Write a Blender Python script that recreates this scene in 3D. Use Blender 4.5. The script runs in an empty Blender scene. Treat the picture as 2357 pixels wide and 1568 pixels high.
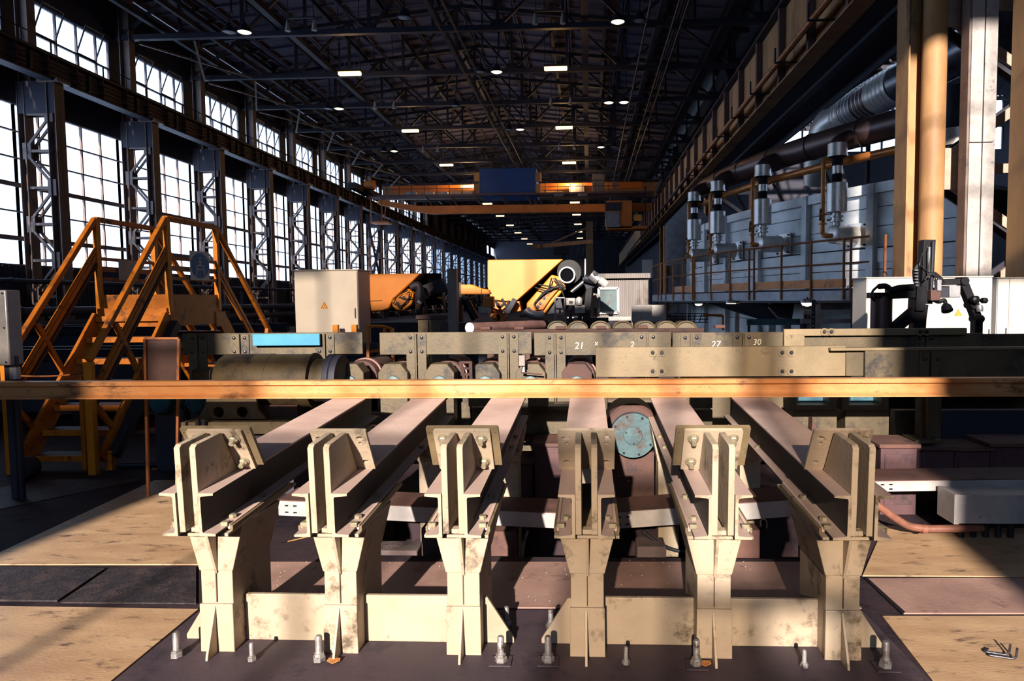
import bpy, bmesh, math, random
from math import sin, cos, pi, radians, tan
from mathutils import Vector, Matrix
random.seed(7)
sc = bpy.context.scene
COL = sc.collection
V = Vector

# ------------------------------------------------------------------ camera
FPX, PPX, PPY, CAMH = 1571.0, 1285.0, 784.0, 1.7
_yc = V(((1355.0 - PPX) / FPX, (PPY - 690.0) / FPX, -1.0)).normalized()
_zc = V((-.0067, 1, 0)); _zc = (_zc - _yc * _zc.dot(_yc)).normalized()
_xc = _yc.cross(_zc)
CR, CU, CB = V((_xc[0], _yc[0], _zc[0])), V((_xc[1], _yc[1], _zc[1])), V((_xc[2], _yc[2], _zc[2]))
CAM = V((0, 0, CAMH))
cd = bpy.data.cameras.new('camera')
cam = bpy.data.objects.new('camera', cd); COL.objects.link(cam)
cam.matrix_world = Matrix(((CR.x, CU.x, CB.x, 0), (CR.y, CU.y, CB.y, 0), (CR.z, CU.z, CB.z, CAMH), (0, 0, 0, 1)))
cd.sensor_fit = 'HORIZONTAL'; cd.sensor_width = 36.0
cd.lens = FPX / 2357 * 36.0
cd.shift_x = -(PPX - 1178.5) / 2357
cd.shift_y = (PPY - 784.0) / 2357
cd.clip_start = .05; cd.clip_end = 600
sc.camera = cam

def ray(px, py):
    return CR * ((px - PPX) / FPX) + CU * ((PPY - py) / FPX) - CB
def S(px, py, Y):
    d = ray(px, py); return CAM + d * (Y / d.y)
def SX(px, py, X):
    d = ray(px, py); return CAM + d * (X / d.x)
def SZ(px, py, Z=0.0):
    d = ray(px, py); return CAM + d * ((Z - CAMH) / d.z)

# ------------------------------------------------------------------ light
SUN_EL, SUN_AZ = radians(20), radians(6)
world = bpy.data.worlds.new('sky'); sc.world = world
world.use_nodes = True
bg = world.node_tree.nodes['Background']
bg.inputs[0].default_value = (.58, .75, 1.0, 1)
bg.inputs[1].default_value = 5.0
sd = bpy.data.lights.new('sun', 'SUN')
sd.energy = 18.0; sd.color = (1.0, .84, .66); sd.angle = radians(.7)
sun = bpy.data.objects.new('sun', sd); COL.objects.link(sun)
sdir = V((sin(SUN_AZ) * cos(SUN_EL), cos(SUN_AZ) * cos(SUN_EL), -sin(SUN_EL)))
sun.rotation_euler = sdir.to_track_quat('-Z', 'Y').to_euler()
sun.location = (-3, -20, 20)
sc.view_settings.view_transform = 'Standard'
sc.view_settings.look = 'None'
sc.view_settings.gamma = 1.0
sc.view_settings.use_curve_mapping = False
sc.view_settings.exposure = 0.12
sc.cycles.max_bounces = 7
sc.cycles.diffuse_bounces = 3
sc.cycles.adaptive_threshold = .02
sc.cycles.transparent_max_bounces = 12
sc.cycles.sample_clamp_indirect = 4.0
sc.cycles.caustics_reflective = False
sc.cycles.caustics_refractive = False

# ------------------------------------------------------------------ materials
def lin0(c):
    return tuple((x / 12.92 if x <= .04045 else ((x + .055) / 1.055) ** 2.4) for x in (v / 255 for v in c))
MATS = {}
SUNLIT_SCALE = {'cream': .66, 'olive': .74, 'olive_light': .7, 'dust': .78, 'rust_dust': .7, 'channel': .72, 'plate_tan': .68, 'plate_brown': .7, 'plate_base': .8, 'plate_dark': .7, 'rail_steel': .75, 'yellow_clean': .72, 'teal': .75, 'sky_blue': .75, 'white_dirty': .72, 'white_paint': .8, 'galv': .8, 'bolt': .7, 'bolt_grey': .75, 'purple_box': .75, 'floor_base': .7, 'concrete': .75, 'corr_grey': .8, 'hose': .75, 'girder_brown': .95}  # base colours scaled down so shade deepens under a stronger sun
def mat(name, c1, c2=None, scale=3.0, rough=.6, metal=0.0, dirt=None, dscale=2.0, damt=.5, stretch=(1, 1, 1), bump=.2, bscale=40, rvar=.15, up=None, spec=.5):
    """painted or bare metal: two tones, dirt patches, fine bump"""
    m = bpy.data.materials.new(name); m.use_nodes = True
    nt = m.node_tree; N = nt.nodes; L = nt.links
    b = N['Principled BSDF']
    k_ = SUNLIT_SCALE.get(name, 1.0); lin = lambda c: tuple(v * k_ for v in lin0(c))
    tc = N.new('ShaderNodeTexCoord'); oi = N.new('ShaderNodeObjectInfo')
    off = N.new('ShaderNodeVectorMath'); off.operation = 'SCALE'
    cmb = N.new('ShaderNodeCombineXYZ')
    for i in range(3): L.new(oi.outputs['Random'], cmb.inputs[i])
    L.new(cmb.outputs[0], off.inputs[0]); off.inputs['Scale'].default_value = 37.0
    add = N.new('ShaderNodeVectorMath'); add.operation = 'ADD'
    L.new(tc.outputs['Object'], add.inputs[0]); L.new(off.outputs[0], add.inputs[1])
    mp = N.new('ShaderNodeMapping'); mp.inputs['Scale'].default_value = stretch
    L.new(add.outputs[0], mp.inputs['Vector'])
    n1 = N.new('ShaderNodeTexNoise'); n1.inputs['Scale'].default_value = scale; n1.inputs['Detail'].default_value = 6; n1.inputs['Roughness'].default_value = .65
    L.new(mp.outputs[0], n1.inputs['Vector'])
    r1 = N.new('ShaderNodeValToRGB'); r1.color_ramp.elements[0].position = .32; r1.color_ramp.elements[1].position = .68
    c2 = c2 or tuple(v * .8 for v in c1)
    r1.color_ramp.elements[0].color = lin(c2) + (1,); r1.color_ramp.elements[1].color = lin(c1) + (1,)
    L.new(n1.outputs['Fac'], r1.inputs[0])
    out = r1.outputs[0]
    if dirt:
        n2 = N.new('ShaderNodeTexNoise'); n2.inputs['Scale'].default_value = dscale; n2.inputs['Detail'].default_value = 8; n2.inputs['Roughness'].default_value = .72
        L.new(mp.outputs[0], n2.inputs['Vector'])
        r2 = N.new('ShaderNodeValToRGB'); r2.color_ramp.elements[0].position = 1 - damt - .04; r2.color_ramp.elements[1].position = 1 - damt + .08
        r2.color_ramp.elements[0].color = (0, 0, 0, 1); r2.color_ramp.elements[1].color = (1, 1, 1, 1)
        L.new(n2.outputs['Fac'], r2.inputs[0])
        mx = N.new('ShaderNodeMix'); mx.data_type = 'RGBA'
        L.new(r2.outputs[0], mx.inputs[0]); L.new(out, mx.inputs[6]); mx.inputs[7].default_value = lin(dirt) + (1,)
        out = mx.outputs[2]
    if up:   # dust lying on upward faces
        ge = N.new('ShaderNodeNewGeometry'); sx = N.new('ShaderNodeSeparateXYZ'); L.new(ge.outputs['Normal'], sx.inputs[0])
        r4 = N.new('ShaderNodeMapRange'); r4.inputs[1].default_value = .6; r4.inputs[2].default_value = .9; L.new(sx.outputs[2], r4.inputs[0])
        m4 = N.new('ShaderNodeMix'); m4.data_type = 'RGBA'; L.new(r4.outputs[0], m4.inputs[0]); L.new(out, m4.inputs[6])
        m5 = N.new('ShaderNodeMix'); m5.data_type = 'RGBA'; L.new(n1.outputs['Fac'], m5.inputs[0]); m5.inputs[6].default_value = lin(tuple(v * .82 for v in up)) + (1,); m5.inputs[7].default_value = lin(up) + (1,)
        L.new(m5.outputs[2], m4.inputs[7]); out = m4.outputs[2]
    L.new(out, b.inputs['Base Color'])
    b.inputs['Metallic'].default_value = metal
    b.inputs['Specular IOR Level'].default_value = spec
    mr = N.new('ShaderNodeMapRange'); mr.inputs[3].default_value = max(.05, rough - rvar); mr.inputs[4].default_value = min(1, rough + rvar)
    L.new(n1.outputs['Fac'], mr.inputs[0]); L.new(mr.outputs[0], b.inputs['Roughness'])
    if bump:
        n3 = N.new('ShaderNodeTexNoise'); n3.inputs['Scale'].default_value = bscale; n3.inputs['Detail'].default_value = 4
        L.new(mp.outputs[0], n3.inputs['Vector'])
        bp = N.new('ShaderNodeBump'); bp.inputs['Strength'].default_value = bump; bp.inputs['Distance'].default_value = .01
        L.new(n3.outputs['Fac'], bp.inputs['Height']); L.new(bp.outputs[0], b.inputs['Normal'])
    MATS[name] = m
    return m
def emit(name, col, strength):
    m = bpy.data.materials.new(name); m.use_nodes = True
    nt = m.node_tree; nt.nodes.clear()
    e = nt.nodes.new('ShaderNodeEmission'); o = nt.nodes.new('ShaderNodeOutputMaterial')
    e.inputs[0].default_value = col + (1,); e.inputs[1].default_value = strength
    nt.links.new(e.outputs[0], o.inputs[0]); MATS[name] = m; return m
def glass(name, col=(.95, .97, 1), trans=.93):
    m = bpy.data.materials.new(name); m.use_nodes = True
    nt = m.node_tree; nt.nodes.clear()
    t = nt.nodes.new('ShaderNodeBsdfTransparent'); g = nt.nodes.new('ShaderNodeBsdfGlossy'); mx = nt.nodes.new('ShaderNodeMixShader'); o = nt.nodes.new('ShaderNodeOutputMaterial')
    tc = nt.nodes.new('ShaderNodeTexCoord'); n = nt.nodes.new('ShaderNodeTexNoise'); n.inputs['Scale'].default_value = 1.5
    r = nt.nodes.new('ShaderNodeValToRGB'); r.color_ramp.elements[0].color = tuple(c * .82 for c in col) + (1,); r.color_ramp.elements[1].color = col + (1,)
    nt.links.new(tc.outputs['Object'], n.inputs['Vector']); nt.links.new(n.outputs['Fac'], r.inputs[0]); nt.links.new(r.outputs[0], t.inputs[0])
    g.inputs['Roughness'].default_value = .15
    mx.inputs[0].default_value = 1 - trans
    nt.links.new(t.outputs[0], mx.inputs[1]); nt.links.new(g.outputs[0], mx.inputs[2]); nt.links.new(mx.outputs[0], o.inputs[0])
    MATS[name] = m; return m

mat('cream', (210, 190, 167), (188, 166, 143), 2.2, .55, dirt=(104, 88, 72), dscale=4.5, damt=.42, bump=.18)
mat('olive', (104, 89, 65), (80, 69, 52), 3, .55, dirt=(44, 38, 40), dscale=3.2, damt=.44, bump=.15)
mat('olive_light', (152, 131, 100), (124, 107, 82), 2.5, .5, dirt=(70, 62, 52), dscale=5, damt=.37, bump=.12)
mat('channel', (72, 66, 62), (54, 50, 52), 3, .6, dirt=(50, 42, 44), dscale=5, damt=.42, bump=.12, up=(220, 190, 180))
mat('dust', (224, 194, 184), (198, 166, 158), 3, .85, dirt=(150, 120, 114), dscale=6, damt=.33, bump=.15)
mat('rust_dust', (120, 82, 72), (88, 60, 58), 4, .8, dirt=(52, 38, 44), dscale=5, damt=.4, bump=.2)
mat('floor_base', (74, 58, 62), (52, 42, 52), 1.2, .85, spec=.15, dirt=(36, 30, 42), dscale=1.6, damt=.46, bump=.3, bscale=25)
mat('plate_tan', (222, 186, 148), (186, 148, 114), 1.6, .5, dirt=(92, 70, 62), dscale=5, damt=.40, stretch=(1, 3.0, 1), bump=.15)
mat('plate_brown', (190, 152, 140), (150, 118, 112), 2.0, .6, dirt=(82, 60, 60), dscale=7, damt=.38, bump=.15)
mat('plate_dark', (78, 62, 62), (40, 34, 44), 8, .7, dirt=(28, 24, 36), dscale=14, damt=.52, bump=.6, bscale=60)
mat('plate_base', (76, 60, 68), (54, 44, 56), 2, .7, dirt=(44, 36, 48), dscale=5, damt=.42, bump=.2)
mat('rail_steel', (248, 196, 140), (204, 120, 58), 1.3, .4, .3, dirt=(112, 66, 48), dscale=2.6, damt=.42, stretch=(.8, 1, 1.6), bump=.1)
mat('dark_steel', (40, 40, 54), (26, 27, 42), 3, .6, .2, bump=.1)
mat('col_brown', (122, 102, 94), (92, 76, 74), 1.2, .6, dirt=(52, 44, 52), dscale=1.0, damt=.4, bump=.05)
mat('col_light', (168, 148, 134), (132, 114, 104), 1.5, .6, dirt=(80, 66, 62), dscale=2, damt=.4, bump=.05)
mat('wall_dark', (52, 52, 66), (36, 37, 52), .8, .8, bump=.05)
mat('girder_brown', (184, 140, 92), (136, 100, 68), 1.0, .65, dirt=(80, 58, 48), dscale=.7, damt=.42, stretch=(1, 1, .4), bump=.05)
mat('girder_red', (96, 72, 72), (70, 54, 60), 1.0, .7, bump=.05)
mat('roof_panel', (98, 92, 112), (70, 68, 88), .5, .85, stretch=(.35, 3, 1), dirt=(52, 46, 60), dscale=.6, damt=.42, bump=0)
mat('yellow', (218, 138, 28), (190, 112, 20), 2.5, .5, dirt=(96, 58, 22), dscale=4, damt=.35, bump=.1)
mat('yellow_worn', (198, 118, 24), (164, 90, 20), 4, .55, dirt=(48, 34, 34), dscale=5, damt=.42, bump=.2)
mat('yellow_clean', (234, 144, 38), (220, 128, 30), 1.2, .45, bump=.03)
mat('white_paint', (226, 220, 214), (214, 206, 200), 1.5, .4, bump=.02)
mat('white_dirty', (196, 190, 188), (160, 154, 158), 4, .5, dirt=(80, 74, 80), dscale=9, damt=.36, bump=.1)
mat('galv', (176, 176, 184), (140, 140, 152), 3, .42, .5, dirt=(96, 84, 84), dscale=8, damt=.34, bump=.08)
mat('furnace', (236, 238, 240), (186, 194, 202), 1.2, .4, .12, dirt=(104, 98, 102), dscale=.8, damt=.36, bump=.05)
mat('silver', (222, 218, 214), (190, 186, 186), 3, .34, .45, bump=.04)
mat('silver_dark', (120, 118, 124), (84, 84, 94), 2, .3, .8, bump=.03)
mat('duct_brown', (104, 82, 78), (76, 62, 64), 1.2, .4, .5, dirt=(150, 100, 60), dscale=1.2, damt=.34, bump=.03)
mat('pipe_orange', (206, 130, 56), (160, 94, 44), 3, .4, .3, dirt=(90, 54, 40), dscale=4, damt=.38, bump=.05)
mat('rust_rail', (176, 108, 58), (128, 76, 46), 3, .55, .2, dirt=(66, 42, 38), dscale=3, damt=.42, bump=.1)
mat('rust_dark', (88, 58, 50), (60, 42, 44), 4, .75, dirt=(40, 32, 40), dscale=5, damt=.42, bump=.2)
mat('teal', (74, 104, 112), (52, 80, 90), 7, .5, dirt=(74, 58, 56), dscale=6, damt=.45, bump=.15)
mat('teal_deep', (48, 96, 112), (32, 70, 88), 5, .5, dirt=(34, 36, 46), dscale=4, damt=.42, bump=.1)
mat('sky_blue', (58, 146, 184), (50, 132, 172), 3, .45, bump=.05)
mat('crane_blue', (10, 66, 138), (8, 52, 116), .6, .5, bump=0)
mat('crane_orange', (206, 122, 46), (172, 96, 40), .8, .5, dirt=(110, 66, 44), dscale=.8, damt=.36, bump=0)
mat('corr_grey', (150, 142, 140), (118, 112, 114), 1.5, .6, .2, dirt=(84, 72, 70), dscale=1.6, damt=.4, stretch=(1, 1, .25), bump=.05)
mat('black', (15, 15, 24), (10, 10, 17), 4, .5, 0, bump=.05, spec=.25)
mat('shade_black', (9, 9, 14), (6, 6, 10), 4, .9, 0, bump=0, spec=.05)  # near-black that puts shade into the hoods and the ring inside
mat('rubber', (22, 22, 30), (14, 14, 22), 6, .65, bump=.1)
mat('chrome', (206, 204, 202), (180, 178, 180), 4, .22, .95, bump=.02)
mat('bolt', (190, 178, 150), (150, 138, 118), 12, .45, .3, dirt=(90, 78, 66), dscale=16, damt=.38, bump=.1)
mat('bolt_grey', (186, 182, 184), (120, 112, 112), 16, .5, .4, dirt=(70, 54, 52), dscale=18, damt=.42, bump=.25)
mat('bolt_dark', (66, 64, 72), (40, 40, 50), 10, .35, .6, bump=.1)
mat('concrete', (118, 100, 98), (86, 72, 74), 3, .9, dirt=(60, 50, 56), dscale=4, damt=.42, bump=.5)
mat('purple_box', (96, 62, 66), (70, 48, 56), 3, .65, dirt=(48, 36, 44), dscale=3, damt=.4, bump=.1)
mat('hose', (146, 92, 72), (110, 70, 60), 8, .6, bump=.1)
mat('leaf', (206, 138, 74), (160, 96, 50), 20, .8, bump=0)
mat('sign_blue', (40, 104, 150), (34, 92, 138), 3, .4, bump=0)
mat('sign_yellow', (242, 176, 70), (236, 166, 60), 3, .45, bump=0)
mat('paint_black', (20, 18, 18), (16, 14, 14), 3, .5, bump=0)
mat('chalk', (226, 218, 204), (200, 192, 180), 30, .9, bump=0)
mat('paint_red', (92, 36, 40), (70, 28, 34), 8, .7, bump=0)
mat('steel_bar', (150, 112, 104), (112, 84, 84), 2, .5, .3, dirt=(84, 60, 60), dscale=3, damt=.4, bump=.1)
mat('wire_white', (224, 222, 220), None, 3, .4, bump=0)
emit('lamp_warm', (1.0, .60, .22), 5.0)
emit('lamp_white', (1.0, .84, .56), 3.0)
emit('lamp_far', (1.0, .66, .30), 3.0)
glass('pane'); glass('pane_dim', (.55, .62, .72), .8); glass('pane_sun_dim', (.58, .56, .53), .95)  # last pane added to weaken the sun through the rear openings

# ------------------------------------------------------------------ mesh helpers
class MB:
    def __init__(s): s.v = []; s.f = []
    def add(s, vs, fs):
        o = len(s.v); s.v += [tuple(p) for p in vs]; s.f += [tuple(i + o for i in f) for f in fs]; return s
    def box(s, x0, x1, y0, y1, z0, z1):
        return s.add([(x0, y0, z0), (x1, y0, z0), (x1, y1, z0), (x0, y1, z0), (x0, y0, z1), (x1, y0, z1), (x1, y1, z1), (x0, y1, z1)],
                     [(0, 3, 2, 1), (4, 5, 6, 7), (0, 1, 5, 4), (1, 2, 6, 5), (2, 3, 7, 6), (3, 0, 4, 7)])
    def bar(s, p0, p1, w, h=None, up=(0, 0, 1)):
        """rectangular bar: w across, h along 'up'"""
        p0, p1 = V(p0), V(p1); h = h or w; d = (p1 - p0).normalized(); u = V(up)
        if abs(d.dot(u)) > .99: u = V((0, 1, 0))
        a = d.cross(u).normalized(); u = a.cross(d).normalized()
        a *= w / 2; u *= h / 2
        q = [p0 - a - u, p0 + a - u, p0 + a + u, p0 - a + u, p1 - a - u, p1 + a - u, p1 + a + u, p1 - a + u]
        return s.add(q, [(0, 1, 2, 3), (7, 6, 5, 4), (0, 4, 5, 1), (1, 5, 6, 2), (2, 6, 7, 3), (3, 7, 4, 0)])
    def ang(s, p0, p1, w, t=.01, up=(0, 0, 1)):
        return s.bar(p0, p1, w, t, up)
    def prism(s, pts, ext):
        """polygon pts (3D) extruded by vector ext"""
        n = len(pts); e = V(ext); a = [V(p) for p in pts]; b = [p + e for p in a]
        return s.add(a + b, [tuple(range(n - 1, -1, -1)), tuple(range(n, 2 * n))] + [(i, (i + 1) % n, n + (i + 1) % n, n + i) for i in range(n)])
    def lathe(s, prof, o, d, n=16, caps=True):
        o, d = V(o), V(d).normalized()
        a = d.cross(V((0, 0, 1)))
        if a.length < .05: a = d.cross(V((0, 1, 0)))
        a.normalize(); b = d.cross(a)
        vs = []; fs = []
        for r, h in prof:
            for i in range(n):
                t = 2 * pi * i / n; vs.append(o + d * h + (a * cos(t) + b * sin(t)) * r)
        for k in range(len(prof) - 1):
            for i in range(n):
                fs.append((k * n + i, k * n + (i + 1) % n, (k + 1) * n + (i + 1) % n, (k + 1) * n + i))
        if caps:
            fs.append(tuple(range(n - 1, -1, -1))); fs.append(tuple((len(prof) - 1) * n + i for i in range(n)))
        return s.add(vs, fs)
    def cyl(s, p0, p1, r, n=12, r2=None):
        p0, p1 = V(p0), V(p1); return s.lathe([(r, 0), (r if r2 is None else r2, (p1 - p0).length)], p0, p1 - p0, n)
    def path(s, pts, r, n=8, bend=0.0, seg=5):
        """tube through points; bend rounds the corners"""
        pts = [V(p) for p in pts]
        if bend > 0 and len(pts) > 2:
            out = [pts[0]]
            for i in range(1, len(pts) - 1):
                a, b, c = pts[i - 1], pts[i], pts[i + 1]
                k = min(bend, (b - a).length * .45, (c - b).length * .45)
                q0 = b + (a - b).normalized() * k; q1 = b + (c - b).normalized() * k
                for j in range(seg + 1):
                    t = j / seg; out.append(q0 * (1 - t) ** 2 + b * 2 * t * (1 - t) + q1 * t * t)
            out.append(pts[-1]); pts = out
        vs = []; fs = []; prev = None
        for i, p in enumerate(pts):
            d = (pts[min(i + 1, len(pts) - 1)] - pts[max(i - 1, 0)]).normalized()
            if prev is None:
                a = d.cross(V((0, 0, 1)))
                if a.length < .1: a = d.cross(V((0, 1, 0)))
            else:
                a = prev - d * prev.dot(d)
            a.normalize(); prev = a; b = d.cross(a)
            for j in range(n):
                t = 2 * pi * j / n; vs.append(p + (a * cos(t) + b * sin(t)) * r)
        for k in range(len(pts) - 1):
            for j in range(n):
                fs.append((k * n + j, k * n + (j + 1) % n, (k + 1) * n + (j + 1) % n, (k + 1) * n + j))
        fs.append(tuple(range(n - 1, -1, -1))); fs.append(tuple((len(pts) - 1) * n + j for j in range(n)))
        return s.add(vs, fs)
    def sheet(s, p0, du, dv, amp, nrm, waves):
        """corrugated sheet from corner p0, spanning du (waves along du) and dv"""
        p0, du, dv, nrm = V(p0), V(du), V(dv), V(nrm); m = waves * 4
        vs = []
        for i in range(m + 1):
            k = [0, 1, 1, 0][i % 4] if waves < 400 else 0
            q = p0 + du * (i / m) + nrm * (amp * k)
            vs += [q, q + dv]
        fs = [(2 * i, 2 * i + 2, 2 * i + 3, 2 * i + 1) for i in range(m)]
        return s.add(vs, fs)
    def mesh(s, name, m):
        me = bpy.data.meshes.new(name); me.from_pydata(s.v, [], s.f); me.update()
        bm = bmesh.new(); bm.from_mesh(me); bmesh.ops.recalc_face_normals(bm, faces=bm.faces); bm.to_mesh(me); bm.free()
        for p in me.polygons: p.use_smooth = True
        me.set_sharp_from_angle(angle=radians(35))
        me.materials.append(MATS[m] if isinstance(m, str) else m)
        return me
    def obj(s, name, m, parent=None, bevel=0):
        o = bpy.data.objects.new(name, s.mesh(name, m)); COL.objects.link(o)
        if parent is not None: o.parent = parent
        if bevel:
            b = o.modifiers.new('bevel', 'BEVEL'); b.width = bevel; b.segments = 2; b.limit_method = 'ANGLE'; b.angle_limit = radians(40)
        return o

def tag(o, label, cat, group=None, kind=None):
    o['label'] = label; o['category'] = cat
    if group: o['group'] = group
    if kind: o['kind'] = kind
    return o
def thing(name, label, cat, loc=(0, 0, 0), group=None, rot=None):
    o = bpy.data.objects.new(name, None); COL.objects.link(o); o.empty_display_size = .1
    o.location = loc
    if rot: o.rotation_euler = rot
    return tag(o, label, cat, group)
def struct(name, mb, m, parent=None, label=None, cat=None):
    o = mb.obj(name, m, parent)
    o['kind'] = 'structure'
    if label and parent is None: o['label'] = label; o['category'] = cat
    return o
def place(name, me, parent=None, loc=(0, 0, 0), rot=None, scale=None):
    o = bpy.data.objects.new(name, me); COL.objects.link(o); o.location = loc
    if rot: o.rotation_euler = rot
    if scale: o.scale = scale
    if parent is not None: o.parent = parent
    return o
def copy_tree(o, parent=None, label=None, loc=None):
    c = o.copy(); COL.objects.link(c); c.parent = parent
    if label: c['label'] = label
    if loc is not None: c.location = loc
    for ch in list(o.children): copy_tree(ch, c)
    return c
def plate_holes(pts, holes, t, n=10):
    """flat plate in local XZ (y from 0 to t): outline pts (x,z), round holes (x,z,rx,rz); returns an MB"""
    bm = bmesh.new(); es = []
    def loop(ps):
        vs = [bm.verts.new((x, 0, z)) for x, z in ps]
        return [bm.edges.new((vs[i], vs[(i + 1) % len(vs)])) for i in range(len(vs))]
    es += loop(pts)
    for x, z, rx, rz in holes:
        es += loop([(x + rx * cos(2 * pi * i / n), z + rz * sin(2 * pi * i / n)) for i in range(n)])
    bmesh.ops.triangle_fill(bm, edges=es, use_beauty=True)
    r = bmesh.ops.extrude_face_region(bm, geom=list(bm.faces))
    bmesh.ops.translate(bm, vec=(0, t, 0), verts=[e for e in r['geom'] if isinstance(e, bmesh.types.BMVert)])
    bm.verts.index_update()
    mb = MB(); mb.v = [tuple(v.co) for v in bm.verts]; mb.f = [tuple(v.index for v in f.verts) for f in bm.faces]; bm.free()
    return mb
def hexbolt(mb, o, d, r, h, n=6, shank=0, rs=None):
    mb.lathe([(r * 1.0, 0), (r * 1.0, h * .8), (r * .8, h)], o, d, n)
    if shank: mb.cyl(V(o), V(o) + V(d).normalized() * (h + shank), rs or r * .6, 8)
    return mb
ORD = ['first', 'second', 'third', 'fourth', 'fifth', 'sixth', 'seventh', 'eighth', 'ninth', 'tenth', 'eleventh', 'twelfth', 'thirteenth', 'fourteenth', 'fifteenth', 'sixteenth', 'seventeenth', 'eighteenth', 'nineteenth', 'twentieth', 'twenty-first', 'twenty-second', 'twenty-third', 'twenty-fourth']

def text(body, size, m, parent, loc, rot=(pi / 2, 0, 0), name='lettering', shear=0.0):
    cu = bpy.data.curves.new(name, 'FONT'); cu.body = body; cu.size = size; cu.extrude = .0008; cu.shear = shear; cu.resolution_u = 3
    tmp = bpy.data.objects.new(name, cu); COL.objects.link(tmp)
    me = bpy.data.meshes.new_from_object(tmp.evaluated_get(bpy.context.evaluated_depsgraph_get()))
    bpy.data.objects.remove(tmp); me.materials.clear(); me.materials.append(MATS[m])
    o = bpy.data.objects.new(name, me); COL.objects.link(o); o.parent = parent; o.location = loc; o.rotation_euler = rot
    return o
def warn_sign(parent, c, s):
    """yellow warning triangle with a black bolt, facing the camera, centre c (local), side s"""
    x, y, z = c; h = s * .866
    tri = lambda k, yy: [(x - s / 2 * k, yy, z - h / 3 * k), (x + s / 2 * k, yy, z - h / 3 * k), (x, yy, z + h * 2 / 3 * k)]
    a = MB().prism(tri(1.28, y - .002), (0, .001, 0)).obj('warning_sticker', 'sign_yellow', parent)
    MB().prism(tri(1, y - .003), (0, .001, 0)).obj('border', 'paint_black', a)
    MB().prism(tri(.78, y - .004), (0, .001, 0)).obj('field', 'sign_yellow', a)
    q = s * .3
    MB().prism([(x + .12 * q, y - .0045, z + .8 * q), (x - .35 * q, y - .0045, z + .12 * q), (x - .02 * q, y - .0045, z + .12 * q), (x - .12 * q, y - .0045, z - .62 * q), (x + .35 * q, y - .0045, z + .22 * q), (x + .05 * q, y - .0045, z + .22 * q)], (0, .0006, 0)).obj('bolt_symbol', 'paint_black', a)

# ================================================================== building shell
XL, XR, YB, YF = -22.6, 8.8, -10.0, 165.0
ZE, ZRIDGE, XRIDGE = 16.6, 18.3, -6.9
def roofz(x): return ZE + (ZRIDGE - ZE) * (1 - abs(x - XRIDGE) / (XRIDGE - XL))
def wall_open(mb, x0, x1, z0, z1, ops, y0, y1, axis='x'):
    xs = sorted({x0, x1, *[o[0] for o in ops], *[o[1] for o in ops]}); zs = sorted({z0, z1, *[o[2] for o in ops], *[o[3] for o in ops]})
    for i in range(len(xs) - 1):
        for j in range(len(zs) - 1):
            cx, cz = (xs[i] + xs[i + 1]) / 2, (zs[j] + zs[j + 1]) / 2
            if any(o[0] < cx < o[1] and o[2] < cz < o[3] for o in ops): continue
            if axis == 'x': mb.box(xs[i], xs[i + 1], y0, y1, zs[j], zs[j + 1])
            else: mb.box(y0, y1, xs[i], xs[i + 1], zs[j], zs[j + 1])
    return mb
# floor with the trench under the skids
TX0, TX1, TY0, TY1, TZ = -1.55, 1.62, 4.42, 5.3, -.55
mb = MB()
mb.box(XL - .3, 34, YB, TY0, -.7, 0); mb.box(XL - .3, TX0, TY0, TY1, -.7, 0); mb.box(TX1, 34, TY0, TY1, -.7, 0); mb.box(XL - .3, 34, TY1, YF, -.7, 0)
mb.box(TX0, TX1, TY0, TY1, -.7, TZ)
floor = struct('floor', mb, 'floor_base')
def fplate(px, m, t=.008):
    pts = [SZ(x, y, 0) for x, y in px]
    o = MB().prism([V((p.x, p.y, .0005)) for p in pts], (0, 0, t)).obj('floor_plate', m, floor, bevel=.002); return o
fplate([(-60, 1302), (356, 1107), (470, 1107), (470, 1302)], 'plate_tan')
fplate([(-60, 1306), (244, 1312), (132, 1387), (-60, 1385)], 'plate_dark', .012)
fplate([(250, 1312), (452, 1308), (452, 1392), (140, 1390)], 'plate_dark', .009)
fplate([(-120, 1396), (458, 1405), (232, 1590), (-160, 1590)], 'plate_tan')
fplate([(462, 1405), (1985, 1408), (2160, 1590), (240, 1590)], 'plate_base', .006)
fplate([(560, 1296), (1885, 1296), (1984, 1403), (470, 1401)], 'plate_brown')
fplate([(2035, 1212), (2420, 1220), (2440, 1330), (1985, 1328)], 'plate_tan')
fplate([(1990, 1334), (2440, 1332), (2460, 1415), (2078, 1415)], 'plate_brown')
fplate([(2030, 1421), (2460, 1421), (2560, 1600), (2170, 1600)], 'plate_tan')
fplate([(1989, 1334), (1994, 1331), (2084, 1413), (2076, 1417)], 'black', .010)  # raised black strip standing in for the dark recess of the slot
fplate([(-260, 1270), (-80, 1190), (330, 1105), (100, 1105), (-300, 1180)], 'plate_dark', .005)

# left wall: corrugated base, dark bands, windows between
mb = MB()
mb.box(XL - .25, XL - .05, YB, YF, 0, 3.3)
mb.sheet((XL - .04, 20, 0), (0, 78, 0), (0, 0, 3.25), .05, (1, 0, 0), 300)
mb.box(XL - .25, XL, YB, YF, 9.65, 12.3)
mb.box(XL - .25, XL, YB, YF, 14.1, 16.7)
mb.box(XL - .25, XL, YB, 14.4, 3.3, 9.65); mb.box(XL - .25, XL, YB, 14.4, 12.3, 14.1)  # unseen near bays closed solid to cut light on the foreground
wall_left = struct('wall_left', mb, 'wall_dark')
BAY0 = 26.5
COLY = [BAY0 + 6 * k for k in range(22)]
pane_lo = MB().box(-.003, .003, -.565, .565, -.5, .5).mesh('pane', 'pane')
pane_hi = MB().box(-.003, .003, -.56, .56, -.62, .62).mesh('pane', 'pane')
pane_hl = MB().box(-.003, .003, -.56, .56, -.21, .21).mesh('pane', 'pane')
sash_fr = MB()
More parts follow.
